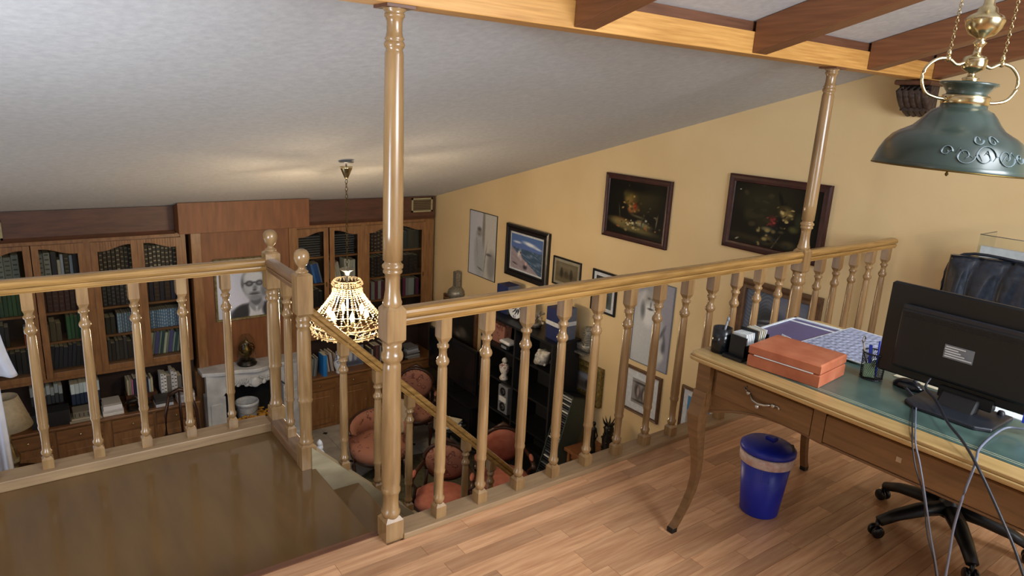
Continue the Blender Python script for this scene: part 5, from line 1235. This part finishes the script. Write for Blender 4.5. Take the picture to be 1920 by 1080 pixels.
for k in range(5):
    o = MB().box(-.003, .003, -.03, .03, 0, .085).build('note_card', 'paper', None, True); o.location = (2.212+.0085*k, 1.472, DT+.0135); o.rotation_euler = (R_(-3), R_(2*k-3), 0)
    tag(o, 'white note card standing in the black organizer, %s from the left' % ['first', 'second', 'third', 'fourth', 'fifth'][k], 'card', 'cards in the organizer')
for k in range(4):
    o = MB().box(-.002, .002, -.03, .03, 0, .095).build('note_card', 'paper' if k % 2 else 'cream', None, True); o.location = (2.275+.009*k, 1.472, DT+.0135); o.rotation_euler = (R_(4), R_(3*k), 0)
    tag(o, 'folded note in the rear slot of the black organizer, %s' % ['first', 'second', 'third', 'last'][k], 'note', 'notes in the organizer')
cm = MB().prism([(1.40, DT+.001), (1.45, DT+.001), (1.455, DT+.06), (1.41, DT+.075)], 0, 2.40, 2.403).prism([(1.40, DT+.001), (1.45, DT+.001), (1.44, DT+.07), (1.40, DT+.065)], 0, 2.43, 2.433).build('crumpled_note', 'paper'); setorigin(cm, (2.42, 1.42, DT)); tag(cm, 'crumpled white notes between the organizer and the orange box', 'note')
pn = MB().tube([(2.205, 1.56, DT+.012), (2.215, 1.545, DT+.13)], .0045, 8).ball((2.2155, 1.544, DT+.133), .006, 8, sc_=(1, 1, 1.6)).build('pen', 'grey_plastic'); setorigin(pn, (2.205, 1.56, DT+.012)); tag(pn, 'silver pen in the round cup of the organizer', 'pen')
# orange leather box
ob = thing('leather_box', (2.285, 1.282, DT), 'orange leather box with a white line on its lid edge', 'box', rz=R_(6))
w2, l2 = .105, .135
MB().box(-w2, w2, -l2, l2, 0, .045, bev=.003).build('box_body', 'orange_leather', ob, True)
MB().box(-w2, w2, -l2, l2, .0465, .083, bev=.005).build('lid', 'orange_leather', ob, True)
MB().box(-w2-.002, -w2, -l2*.82, l2*.82, .046, .0495).build('clasp_rail', 'white', ob, True)
# framed document tray lying behind
fr_ = thing('document_frame', (2.66, 1.49, DT), 'white-edged flat document holder with a violet-blue sheet behind the orange box', 'document holder', rz=R_(4))
MB().box(-.22, .26, -.20, .16, 0, .006).build('sheet', plain('violet_sheet', '#4a4a86', .3), fr_, True)
MB().box(-.225, .265, -.205, -.195, 0, .01).box(-.225, .265, .155, .165, 0, .01).box(-.225, -.215, -.205, .165, 0, .01).box(.245, .265, -.205, .165, 0, .01).box(.19, .205, -.2, .16, .006, .008).build('edge', 'paper', fr_, True)
MB().prism([(-.02, -.195), (.16, -.195), (.10, -.13), (.02, -.10)], 2, .006, .008).build('corner_patch', plain('green_patch', '#1e6a48', .4), fr_, True)
def news(u, v):
    k = (int(u*26)*7+int(v*34)*13) % 5; a = .55+.09*k
    if v > .85: a = .75
    if (int(u*40)+int(v*9)) % 4 == 0: a -= .18
    return [a*.82, a*.86, a*1.0]
nw_ = thing('printed_mat', (2.80, 1.30, DT), 'blue and white printed mat lying behind the mesh pen cup', 'mat')
nw_.rotation_euler = (0, 0, 0)
o = MB().box(2.56, 2.985, 1.175, 1.445, DT+.0085, DT+.0125).build('sheet', 'paper', nw_)
print_mesh('print', nw_, lambda u, v: (2.565+.41*v, 1.44-.26*u, DT+.0128), 40, 56, news)
# pen cup
pc = thing('mesh_pen_cup', (2.475, 1.095, DT), 'black wire-mesh pen cup on the green leather', 'pen cup')
mb = MB(); r0, r1, H_ = .037, .041, .098; px_, py_ = 2.475, 1.095
for k in range(40):
    for s_ in (1, -1):
        a = 2*pi*k/40; pts = [(px_+(r0+(r1-r0)*t_)*cos(a+s_*t_*.9), py_+(r0+(r1-r0)*t_)*sin(a+s_*t_*.9), DT+.004+(H_-.006)*t_) for t_ in (0, .25, .5, .75, 1)]
        mb.tube(pts, .00065, 4)
mb.build('mesh', 'black_gloss', pc, kind='stuff')
MB().tube([(px_+r1*cos(2*pi*i/32), py_+r1*sin(2*pi*i/32), DT+H_) for i in range(33)], .0028, 8).build('rim', 'black_gloss', pc)
MB().lathe([(.038, 0), (.039, .004), (.001, .004)], px_, py_, DT, 28).build('base', 'black_gloss', pc)
for (dx, dy, tx, ty, h, mt_, lb, nm_) in ((.01, -.01, .005, -.005, .14, 'blue', 'blue pen with a clip standing tallest in the mesh cup', 'pen'), (-.01, .005, -.02, .012, .125, 'blue', 'thick blue marker in the mesh cup', 'marker'), (.0, .01, -.03, .035, .13, 'steel', 'thin metal scissors handle leaning left out of the mesh cup', 'scissors'), (.012, .012, .02, .02, .10, 'grey_plastic', 'grey pencil inside the mesh cup', 'pencil')):
    r_ = .006 if nm_ == 'marker' else .0035
    mb = MB().tube([(px_+dx, py_+dy, DT+.006), (px_+tx, py_+ty, DT+h)], r_, 8)
    if nm_ == 'scissors':
        mb.tube([(px_+tx+.010*cos(2*pi*i/12), py_+ty, DT+h+.012+.012*sin(2*pi*i/12)) for i in range(13)], .0022, 6)
    o = mb.build(nm_, mt_); setorigin(o, (px_+dx, py_+dy, DT+.006)); tag(o, lb, nm_)
o = MB().prism([(-.02, 0), (.018, 0), (.022, .05), (-.014, .055)], 1, -.001, .001).build('folded_note', plain('green_note', '#9db890', .6), None, True); o.location = (px_-.018, py_+.002, DT+.006); o.rotation_euler = (0, 0, 2.2); tag(o, 'pale green folded note inside the mesh cup', 'note')
# mouse
ms = thing('computer_mouse', (2.50, .985, DT), 'black computer mouse left of the monitor stand', 'mouse')
MB().ball((2.50, .975, DT+.006), .05, 12, sc_=(.62, 1.05, .55)).build('shell', 'black_gloss', ms)
for o in ms.children:
    for v in o.data.vertices:
        if v.co.z < .0: v.co.z = 0
MB().lathe([(.008, -.003), (.008, .003)], 0, 0, 0, 10, T=Matrix.Translation((2.498, .955, DT+.031)) @ Matrix.Rotation(R_(90), 4, 'Y')).build('wheel', 'grey_plastic', ms)
# monitor (back towards camera)
mn = thing('computer_monitor', (2.46, .80, DT), 'black computer monitor seen from behind on the desk', 'monitor')
MX = 2.45; my0, my1, mz0, mz1 = .545, 1.072, .812, 1.135
o = MB().box(MX, MX+.022, my0, my1, mz0, mz1, bev=.006).build('housing', 'black', mn)
o = MB().prism([(my0+.05, mz0+.035), (my1-.055, mz0+.035), (my1-.055, mz1-.075), (my0+.05, mz1-.075)], 0, MX-.028, MX+.001).build('back_bulge', 'black', mn); bevel(o, .012, 3)
mb = MB()
for r in range(3):
    for k in range(52): y = my0+.062+.0076*k; mb.box(MX-.0295, MX-.0275, y, y+.004, mz1-.088-.008*r, mz1-.084-.008*r)
mb.build('vent_holes', 'black_matt', mn, kind='stuff')
MB().box(MX-.024, MX-.008, my0+.055, my1-.06, mz1-.078, mz1-.066).build('vent_ridge', 'cable_dark', mn)
MB().box(MX+.022, MX+.0235, my0+.015, my1-.015, mz0+.02, mz1-.015).build('screen', 'black_gloss', mn)
lb = MB().box(MX-.0292, MX-.028, .775, .862, .93, .975).build('rating_label', 'grey_plastic', mn)
mb = MB()
for k, (a_, b_) in enumerate(((.80, .858), (.82, .86), (.812, .858), (.80, .858), (.778, .858))): mb.box(MX-.0298, MX-.0291, a_, b_, .967-.008*k, .9705-.008*k)
mb.build('print', 'white', lb)
MB().box(MX-.012, MX+.02, .70, .86, .79, .83, bev=.004).build('hinge', 'black', mn)
o = MB().prism([(MX-.05, DT+.012), (MX+.0, DT+.012), (MX+.008, .82), (MX-.012, .82)], 1, .735, .85).build('neck', 'black', mn); bevel(o, .008, 2)
o = MB().prism([(2.35, .66), (2.32, .70), (2.32, .88), (2.35, .92), (2.52, .92), (2.52, .66)], 2, DT, DT+.014).build('foot', 'cable_dark', mn); bevel(o, .004)
vg = MB().box(MX-.028, MX-.008, .583, .613, .800, .832).build('vga_plug', 'blue', mn, label='blue video connector')
# papers and rod under monitor
for (y0_, y1_, x, lb_, mt_) in ((.86, 1.06, 2.60, 'cream envelope under the left half of the monitor', 'cream'), (.58, .80, 2.575, 'white paper strip under the right half of the monitor', 'paper')):
    o = MB().box(-.03, .03, 0, y1_-y0_, 0, .003).build('paper_sheet', mt_, None, True); o.location = (x, y0_, DT); tag(o, lb_, 'paper')
ns = MB().lathe([(.011, 0), (.011, .02), (.008, .026), (.003, .027)], 2.50, .69, DT+.001, 12).build('rubber_cap', 'cable_dark'); setorigin(ns, (2.5, .69, DT)); tag(ns, 'small dark rubber cap on the desk right of the monitor neck', 'cap')
ns = MB().box(2.40, 2.52, .42, .47, DT, DT+.02, bev=.004).build('phone', 'case_dark'); setorigin(ns, (2.46, .44, DT)); tag(ns, 'dark red-brown phone at the right edge of the photo on the desk', 'phone')
# cables
def smooth(pts, n=6):
    P = [Vector(p) for p in pts]; out = []
    for i in range(len(P)-1):
        p0 = P[max(i-1, 0)]; p1 = P[i]; p2 = P[i+1]; p3 = P[min(i+2, len(P)-1)]
        for k in range(n):
            t_ = k/n; out.append(.5*((2*p1)+(-p0+p2)*t_+(2*p0-5*p1+4*p2-p3)*t_*t_+(-p0+3*p1-3*p2+p3)*t_**3))
    out.append(P[-1]); return out
def cable(pts, r, mt_, label, n=8):
    o = MB().tube(smooth(pts, n), r, 8).build('cable', mt_); setorigin(o, pts[0]); tag(o, label, 'cable'); return o
# mouse cable and thin twin, power cable, video cable
cable([(2.462, .965, DT+.012), (2.40, .905, DT+.006), (2.28, .852, DT+.008), (2.14, .79, DT+.006), (2.076, .757, DZ-.008), (2.055, .728, .71), (2.048, .694, .625), (2.05, .66, .52), (2.05, .623, .42), (2.05, .57, .25), (2.05, .52, .08), (2.07, .46, .005)], .0026, 'cable_light', 'thin grey mouse cable dropping over the front edge of the desk')
cable([(2.458, .972, DT+.012), (2.395, .912, DT+.005), (2.275, .860, DT+.006), (2.138, .798, DT+.006), (2.073, .765, DZ-.008), (2.048, .735, .70), (2.054, .700, .62), (2.044, .666, .52), (2.054, .629, .42), (2.044, .576, .25), (2.05, .53, .08), (2.06, .47, .005)], .0022, 'cable_dark', 'thin dark cable twisted with the mouse cable')
cable([(MX-.022, .885, .846), (MX-.045, .885, .815), (2.36, .83, .80), (2.24, .745, .79), (2.14, .66, .785), (2.065, .585, .755), (2.03, .505, .67), (2.02, .44, .575), (2.02, .36, .40), (2.02, .30, .15), (2.02, .25, .006)], .0040, 'cable_dark', 'thick black power cable from the monitor down across the desk front')
cable([(MX-.024, .598, .80), (MX-.03, .60, .785), (2.40, .64, DT+.015), (2.30, .645, DT+.007), (2.18, .632, DT+.006), (2.11, .612, DT+.006), (2.074, .603, DZ-.010), (2.052, .605, .67), (2.05, .608, .57), (2.05, .603, .487), (2.05, .59, .25), (2.05, .57, .05), (2.08, .52, .007)], .0036, 'cable_light', 'grey video cable with blue plug crossing behind the power cable')
# blue bin
bn = thing('waste_bin', (2.535, 1.475, 0), 'blue plastic waste bin with lid and bag rim under the desk', 'bin')
bx_, by_ = 2.515, 1.47
MB().lathe([(.077, 0), (.080, .004), (.106, .275), (.102, .275), (.075, .01), (.001, .01)], bx_, by_, 0, 36).build('body', 'blue_bin', bn)
MB().lathe([(.105, .240), (.111, .243), (.113, .282), (.109, .288), (.105, .286)], bx_, by_, 0, 36).build('bag_rim', 'bag', bn)
T = Matrix.Translation((bx_, by_, .287)) @ Matrix.Rotation(R_(3), 4, 'Y')
lid = MB().lathe([(.112, 0), (.115, .004), (.114, .020), (.097, .034), (.035, .048), (.001, .050)], n=36, T=T).build('lid', 'blue_bin', bn)
MB().box(-.004, .03, -.02, .02, .042, .06, T=T, bev=.004).build('lid_handle', 'blue_bin', lid)
MB().box(-.012, .012, -.03, .03, 0, .035, T=Matrix.Translation((bx_+.05, by_-.075, .285)) @ Matrix.Rotation(-.9, 4, 'Z')).build('hinge', 'black', lid)
q = MB()
def bp(a, z, dr_=.0012): rr_ = .080+(.106-.080)*z/.275+dr_; return (bx_+rr_*cos(a), by_+rr_*sin(a), z)
A0 = R_(215); dA = .30
q.tube([bp(A0+dA*(k/6-.5), .235) for k in range(7)]+[bp(A0+dA/2, z) for z in (.215, .195)]+[bp(A0+dA*(.5-k/6), .18) for k in range(7)]+[bp(A0-dA/2, z) for z in (.195, .215, .235)], .0009, 5)
q.build('moulded_panel', plain('pale_blue_edge', '#5a6cd0', .5), bn)
# office chair
oc = thing('office_chair', (3.03, .93, 0), 'black leather office chair on a five-star base behind the desk', 'chair', rz=0)
hx, hy = 3.02, .93
for k in range(5):
    a = R_(76+72*k); e_ = Vector((cos(a), sin(a), 0))
    pts = [(hx+e_.x*.03, hy+e_.y*.03, .135), (hx+e_.x*.12, hy+e_.y*.12, .125), (hx+e_.x*.22, hy+e_.y*.22, .10), (hx+e_.x*.29, hy+e_.y*.29, .07)]
    lg_ = MB().tube(pts, [.036, .034, .028, .024], 10, ell=.8).build('leg', 'black', oc)
    cx_, cy2 = hx+e_.x*.295, hy+e_.y*.295
    p_ = Vector((-e_.y, e_.x, 0))
    mb = MB()
    for s_ in (-1, 1):
        T = Matrix.Translation((cx_+p_.x*.015*s_, cy2+p_.y*.015*s_, .026)) @ Matrix.Rotation(a, 4, 'Z') @ Matrix.Rotation(R_(90), 4, 'X')
        mb.lathe([(.001, -.009), (.022, -.009), (.026, -.004), (.026, .004), (.022, .009), (.001, .009)], n=18, T=T)
    mb.tube([(cx_, cy2, .026), (cx_, cy2, .075)], .009, 8)
    mb.build('caster', 'black_gloss', lg_)
MB().lathe([(.035, .10), (.04, .11), (.04, .16), (.028, .17), (.028, .30), (.018, .30), (.018, .42)], hx, hy, 0, 20).build('gas_lift', 'black', oc)
MB().box(hx-.12, hx+.12, hy-.1, hy+.1, .415, .44).build('seat_plate', 'black', oc)
sx0 = hx+.13
o = MB().box(sx0-.25, sx0+.23, hy-.25+.02, hy+.25+.02, .44, .54).build('seat', 'leather_black', oc); bevel(o, .045, 4)
# backrest with gathered pleats
n = 48; nz_ = 26; vs = []; fs = []
by0, by1 = hy-.21, hy+.385; bx0 = 3.50
Wd = by1-by0
for s_ in (0, 1):
    for j in range(nz_+1):
        t_ = j/nz_; z = .50+.59*t_
        for i in range(n+1):
            u = i/n; y = by0+Wd*(u); ed_ = min(1, min(u, 1-u)*9, (1-t_)*9+.25, t_*9+.25)
            pl_ = 0
            for c_ in (.20, .40, .60, .80): pl_ += math.exp(-((u-c_-.025*sin(3.2*t_*pi))/.018)**2)*.012
            pl_ += .004*sin(40*u+9*t_)*math.exp(-((t_-.75)/.2)**2)
            lean_ = .05*t_+.05*(u-.5)**2*-2
            th = .055*math.sqrt(max(0, ed_))
            x = bx0+lean_+(-th+pl_ if s_ == 0 else th*.6)
            vs.append((x, y, z+.012*sin(u*pi)*t_))
Wn = n+1; S = Wn*(nz_+1)
for j in range(nz_):
    for i in range(n):
        a = j*Wn+i; fs.append((a, a+Wn, a+Wn+1, a+1)); fs.append((S+a, S+a+1, S+a+1+Wn, S+a+Wn))
for j in range(nz_):
    for i in (0, n): a = j*Wn+i; fs.append((a, a+Wn, S+a+Wn, S+a))
for i in range(n):
    for j in (0, nz_): a = j*Wn+i; fs.append((a, a+1, S+a+1, S+a))
MB().add(vs, fs, 0, True).build('backrest', 'leather_black', oc)
MB().tube(smooth([(bx0+.01, by0, .56), (bx0+.02, by0-.004, .8), (bx0+.055, by0+.012, 1.075), (bx0+.05, (by0+by1)/2, 1.105), (bx0+.055, by1-.012, 1.075), (bx0+.02, by1+.004, .8), (bx0+.01, by1, .56)], 6), .007, 8).build('piping', 'leather_black', oc)
MB().tube([(hx+.1, hy+.03, .42), (bx0+.06, hy+.05, .43), (bx0+.10, hy+.06, .60), (bx0+.08, hy+.06, .72)], .018, 8).build('back_support', 'black', oc)
for s_ in (-1, 1):
    yy = hy+.02+s_*.28
    MB().tube(smooth([(sx0+.15, yy, .48), (sx0+.2, yy, .62), (sx0+.12, yy, .69), (sx0-.12, yy, .69), (sx0-.16, yy, .62), (sx0-.08, yy, .48)], 5), .018, 8).build('armrest', 'black', oc)
# small cabinet behind the chair with a clear acrylic tray of papers
sc_ = thing('side_cabinet', (4.62, 1.45, 0), 'low wooden cabinet against the yellow wall, hidden behind the office chair', 'cabinet')
MB().box(4.42, 4.84, .40, 1.53, .03, .86).build('body', 'desk', sc_); o = MB().box(4.40, 4.845, .38, 1.55, .86, .885).build('top', 'desk_top', sc_); bevel(o, .004)
for y in (.41, .97): dd = MB().box(4.405, 4.42, y+.01, y+.54, .06, .84, bev=.003).build('door', 'desk', sc_); MB().ball((4.395, y+.27, .5), .012, 8).build('knob', 'brass', dd)
at = thing('acrylic_tray', (4.62, 1.35, .885), 'clear acrylic document stand with a grey sheet behind the office chair', 'document stand')
q = MB().box(4.50, 4.504, .90, 1.55, .886, 1.075).box(4.50, 4.74, 1.546, 1.55, .886, 1.075).box(4.50, 4.74, .90, .904, .886, 1.075).box(4.50, 4.74, .90, 1.55, .886, .89); q.build('box', 'acrylic', at)
MB().tube([(4.502, .90, 1.077), (4.502, 1.55, 1.077), (4.74, 1.55, 1.077)], .0022, 6).build('edge', 'grey_plastic', at)
o = MB().box(4.52, 4.56, .92, 1.54, .892, 1.01).build('paper_stack', 'mat_white'); setorigin(o, (4.54, 1.4, .892)); o.data.vertices[0].co.z += 0; tag(o, 'grey papers standing in the clear acrylic stand', 'paper')

# ================================================================== DESK PENDANT LAMP
lx, ly = 2.47, .985; lz = 1.524
pl = thing('pendant_lamp', (lx, ly, ceil_z(ly)), 'dark green bell-shaped pendant lamp with brass arms over the desk', 'pendant lamp')
prof = [(.222, 0), (.225, .004), (.220, .018), (.212, .045), (.198, .075), (.180, .098), (.160, .112), (.150, .117), (.128, .130), (.112, .148), (.098, .168), (.085, .182), (.072, .188), (.066, .192), (.064, .212)]
inn = [(r-.004, z-.001) for r, z in reversed(prof)]
sh = MB().lathe(prof+inn, lx, ly, lz, 56).build('lamp_shade', 'lampgreen', pl)
MB().tube([(lx+.2235*cos(2*pi*i/56), ly+.2235*sin(2*pi*i/56), lz+.001) for i in range(57)], .003, 6).build('rim', 'brass_dark', sh)
# scroll decoration on the shade, following its surface
def shade_r(z):
    for (r0_, z0_), (r1_, z1_) in zip(prof, prof[1:]):
        if z0_ <= z <= z1_: return r0_+(r1_-r0_)*(z-z0_)/max(1e-6, z1_-z0_)
    return .2
def on_shade(a, z, d=.0008): r = shade_r(z)+d; return (lx+r*cos(a), ly+r*sin(a), lz+z)
toward = math.atan2(-ly, -lx); cA = toward+.42
mb = MB()
def spiral(ac, zc_, r0_, turns, sgn, w_=.0032):
    pts = []; n = 22
    for i in range(n+1):
        t_ = i/n; a = sgn*t_*turns*2*pi; r = r0_*(1-.75*t_); pts.append(on_shade(ac+r*cos(a)/.21, zc_+r*sin(a)))
    mb.tube(pts, [w_*(1-.5*i/n) for i in range(n+1)], 6, ell=.3)
for (da, z, r, tn, s) in ((0, .052, .034, 1.25, 1), (.30, .054, .029, 1.25, -1), (-.26, .050, .026, 1.2, -1), (.13, .096, .017, 1.1, 1), (-.10, .098, .016, 1.1, -1), (-.50, .058, .018, 1.1, 1), (.54, .056, .018, 1.1, -1)):
    spiral(cA+da, z, r, tn, s, .0042)
for k in range(9): a = cA-.5+.12*k; mb.tube([on_shade(a, .045+.01*sin(k*2)), on_shade(a+.05, .06+.01*sin(k*2)), on_shade(a+.10, .05+.012*cos(k))], [.001, .0028, .001], 6, ell=.3)
mb.build('scroll_pattern', 'scroll', sh)
MB().lathe([(.064, .200), (.0675, .204), (.0675, .226), (.064, .230)], lx, ly, lz, 40).build('collar_ring', 'brass', pl)
MB().lathe([(.060, .228), (.056, .236), (.072, .258), (.082, .262), (.080, .268), (.05, .262), (.001, .26)], lx, ly, lz, 40).build('gallery_cup', 'lampgreen', pl)
st_ = [(.014, .262), (.022, .270), (.024, .282), (.012, .288), (.010, .298), (.030, .308), (.034, .318), (.034, .338), (.030, .346), (.012, .352), (.010, .372), (.014, .380), (.020, .388), (.012, .394), (.014, .402), (.036, .412), (.048, .430), (.054, .450), (.054, .456), (.046, .466), (.030, .474), (.026, .488), (.016, .496), (.012, .56), (.010, .86)]
MB().lathe(st_, lx, ly, lz, 28).build('stem', 'brass', pl)
axis_v = Vector((cos(-YAW+.06), sin(-YAW+.06), 0))
for s_ in (-1, 1):
    d_ = axis_v*s_
    def q3(r, z): return (lx+d_.x*r, ly+d_.y*r, lz+z)
    MB().tube(smooth([q3(.030, .327), (q3(.055, .318)), q3(.075, .328), q3(.092, .334), q3(.125, .326), q3(.152, .298), q3(.155, .262), q3(.135, .228), q3(.10, .216), q3(.066, .214)], 6), .0052, 10).build('arm', 'brass', pl)
    MB().ball(q3(.088, .333), .010, 10).lathe([(.005, 0), (.007, .01), (.003, .022)], *q3(.088, .34), n=10).build('finial', 'brass', pl)
    MB().ball(q3(.066, .214), .009, 8).build('screw_knob', 'brass', pl)
    mb = MB(); z = .36; k = 0
    while z < .84:
        a_ = (pi/2 if k % 2 else 0); n = 8
        mb.tube([(lx+d_.x*.088+.0042*cos(2*pi*i/n)*cos(a_), ly+d_.y*.088+.0042*cos(2*pi*i/n)*sin(a_), lz+z+.0075*sin(2*pi*i/n)) for i in range(n+1)], .0014, 5)
        z += .0118; k += 1
    mb.build('chain', 'brass', pl, kind='stuff')
MB().tube([(lx, ly, lz+.19), (lx, ly, lz+.02)], .008, 8).lathe([(.002, -.022), (.006, -.016), (.003, -.008), (.012, -.002), (.022, .006), (.004, .012)], lx, ly, lz, 14).build('bottom_finial', 'brass_dark', pl)
MB().lathe([(.012, -.05), (.05, -.02), (.055, 0)], lx, ly, ceil_z(ly)-.016, 24).build('canopy', 'brass', pl)

pl.rotation_mode = 'AXIS_ANGLE'; pl.rotation_axis_angle = (.042, sin(YAW), cos(YAW), 0); pl.location = Vector(pl.location)+Vector((cos(YAW), -sin(YAW), 0))*.038
bpy.context.view_layer.update()
ORD = ['first', 'second', 'third', 'fourth', 'fifth', 'sixth', 'seventh', 'eighth', 'ninth', 'tenth', 'eleventh', 'twelfth']
byl = {}
for o in list(COL.objects):
    if o.parent is None and 'label' in o.keys() and 'category' in o.keys(): byl.setdefault(o['label'], []).append(o)
for lb_, os_ in byl.items():
    if len(os_) < 2: continue
    vert = max(abs(a.matrix_world.translation.z-b.matrix_world.translation.z) for a in os_ for b in os_) > max(abs(a.matrix_world.translation.x-b.matrix_world.translation.x) for a in os_ for b in os_)*1.01
    os_.sort(key=lambda q: q.matrix_world.translation.z if vert else q.matrix_world.translation.x)
    for k, o in enumerate(os_):
        wd = ORD[k] if k < 12 else '%d%s' % (k+1, {1: 'st', 2: 'nd', 3: 'rd'}.get((k+1) % 10, 'th') if k+1 not in (11, 12, 13) else 'th')
        o['label'] = lb_+', '+wd+(' from bottom' if vert else ' from left')
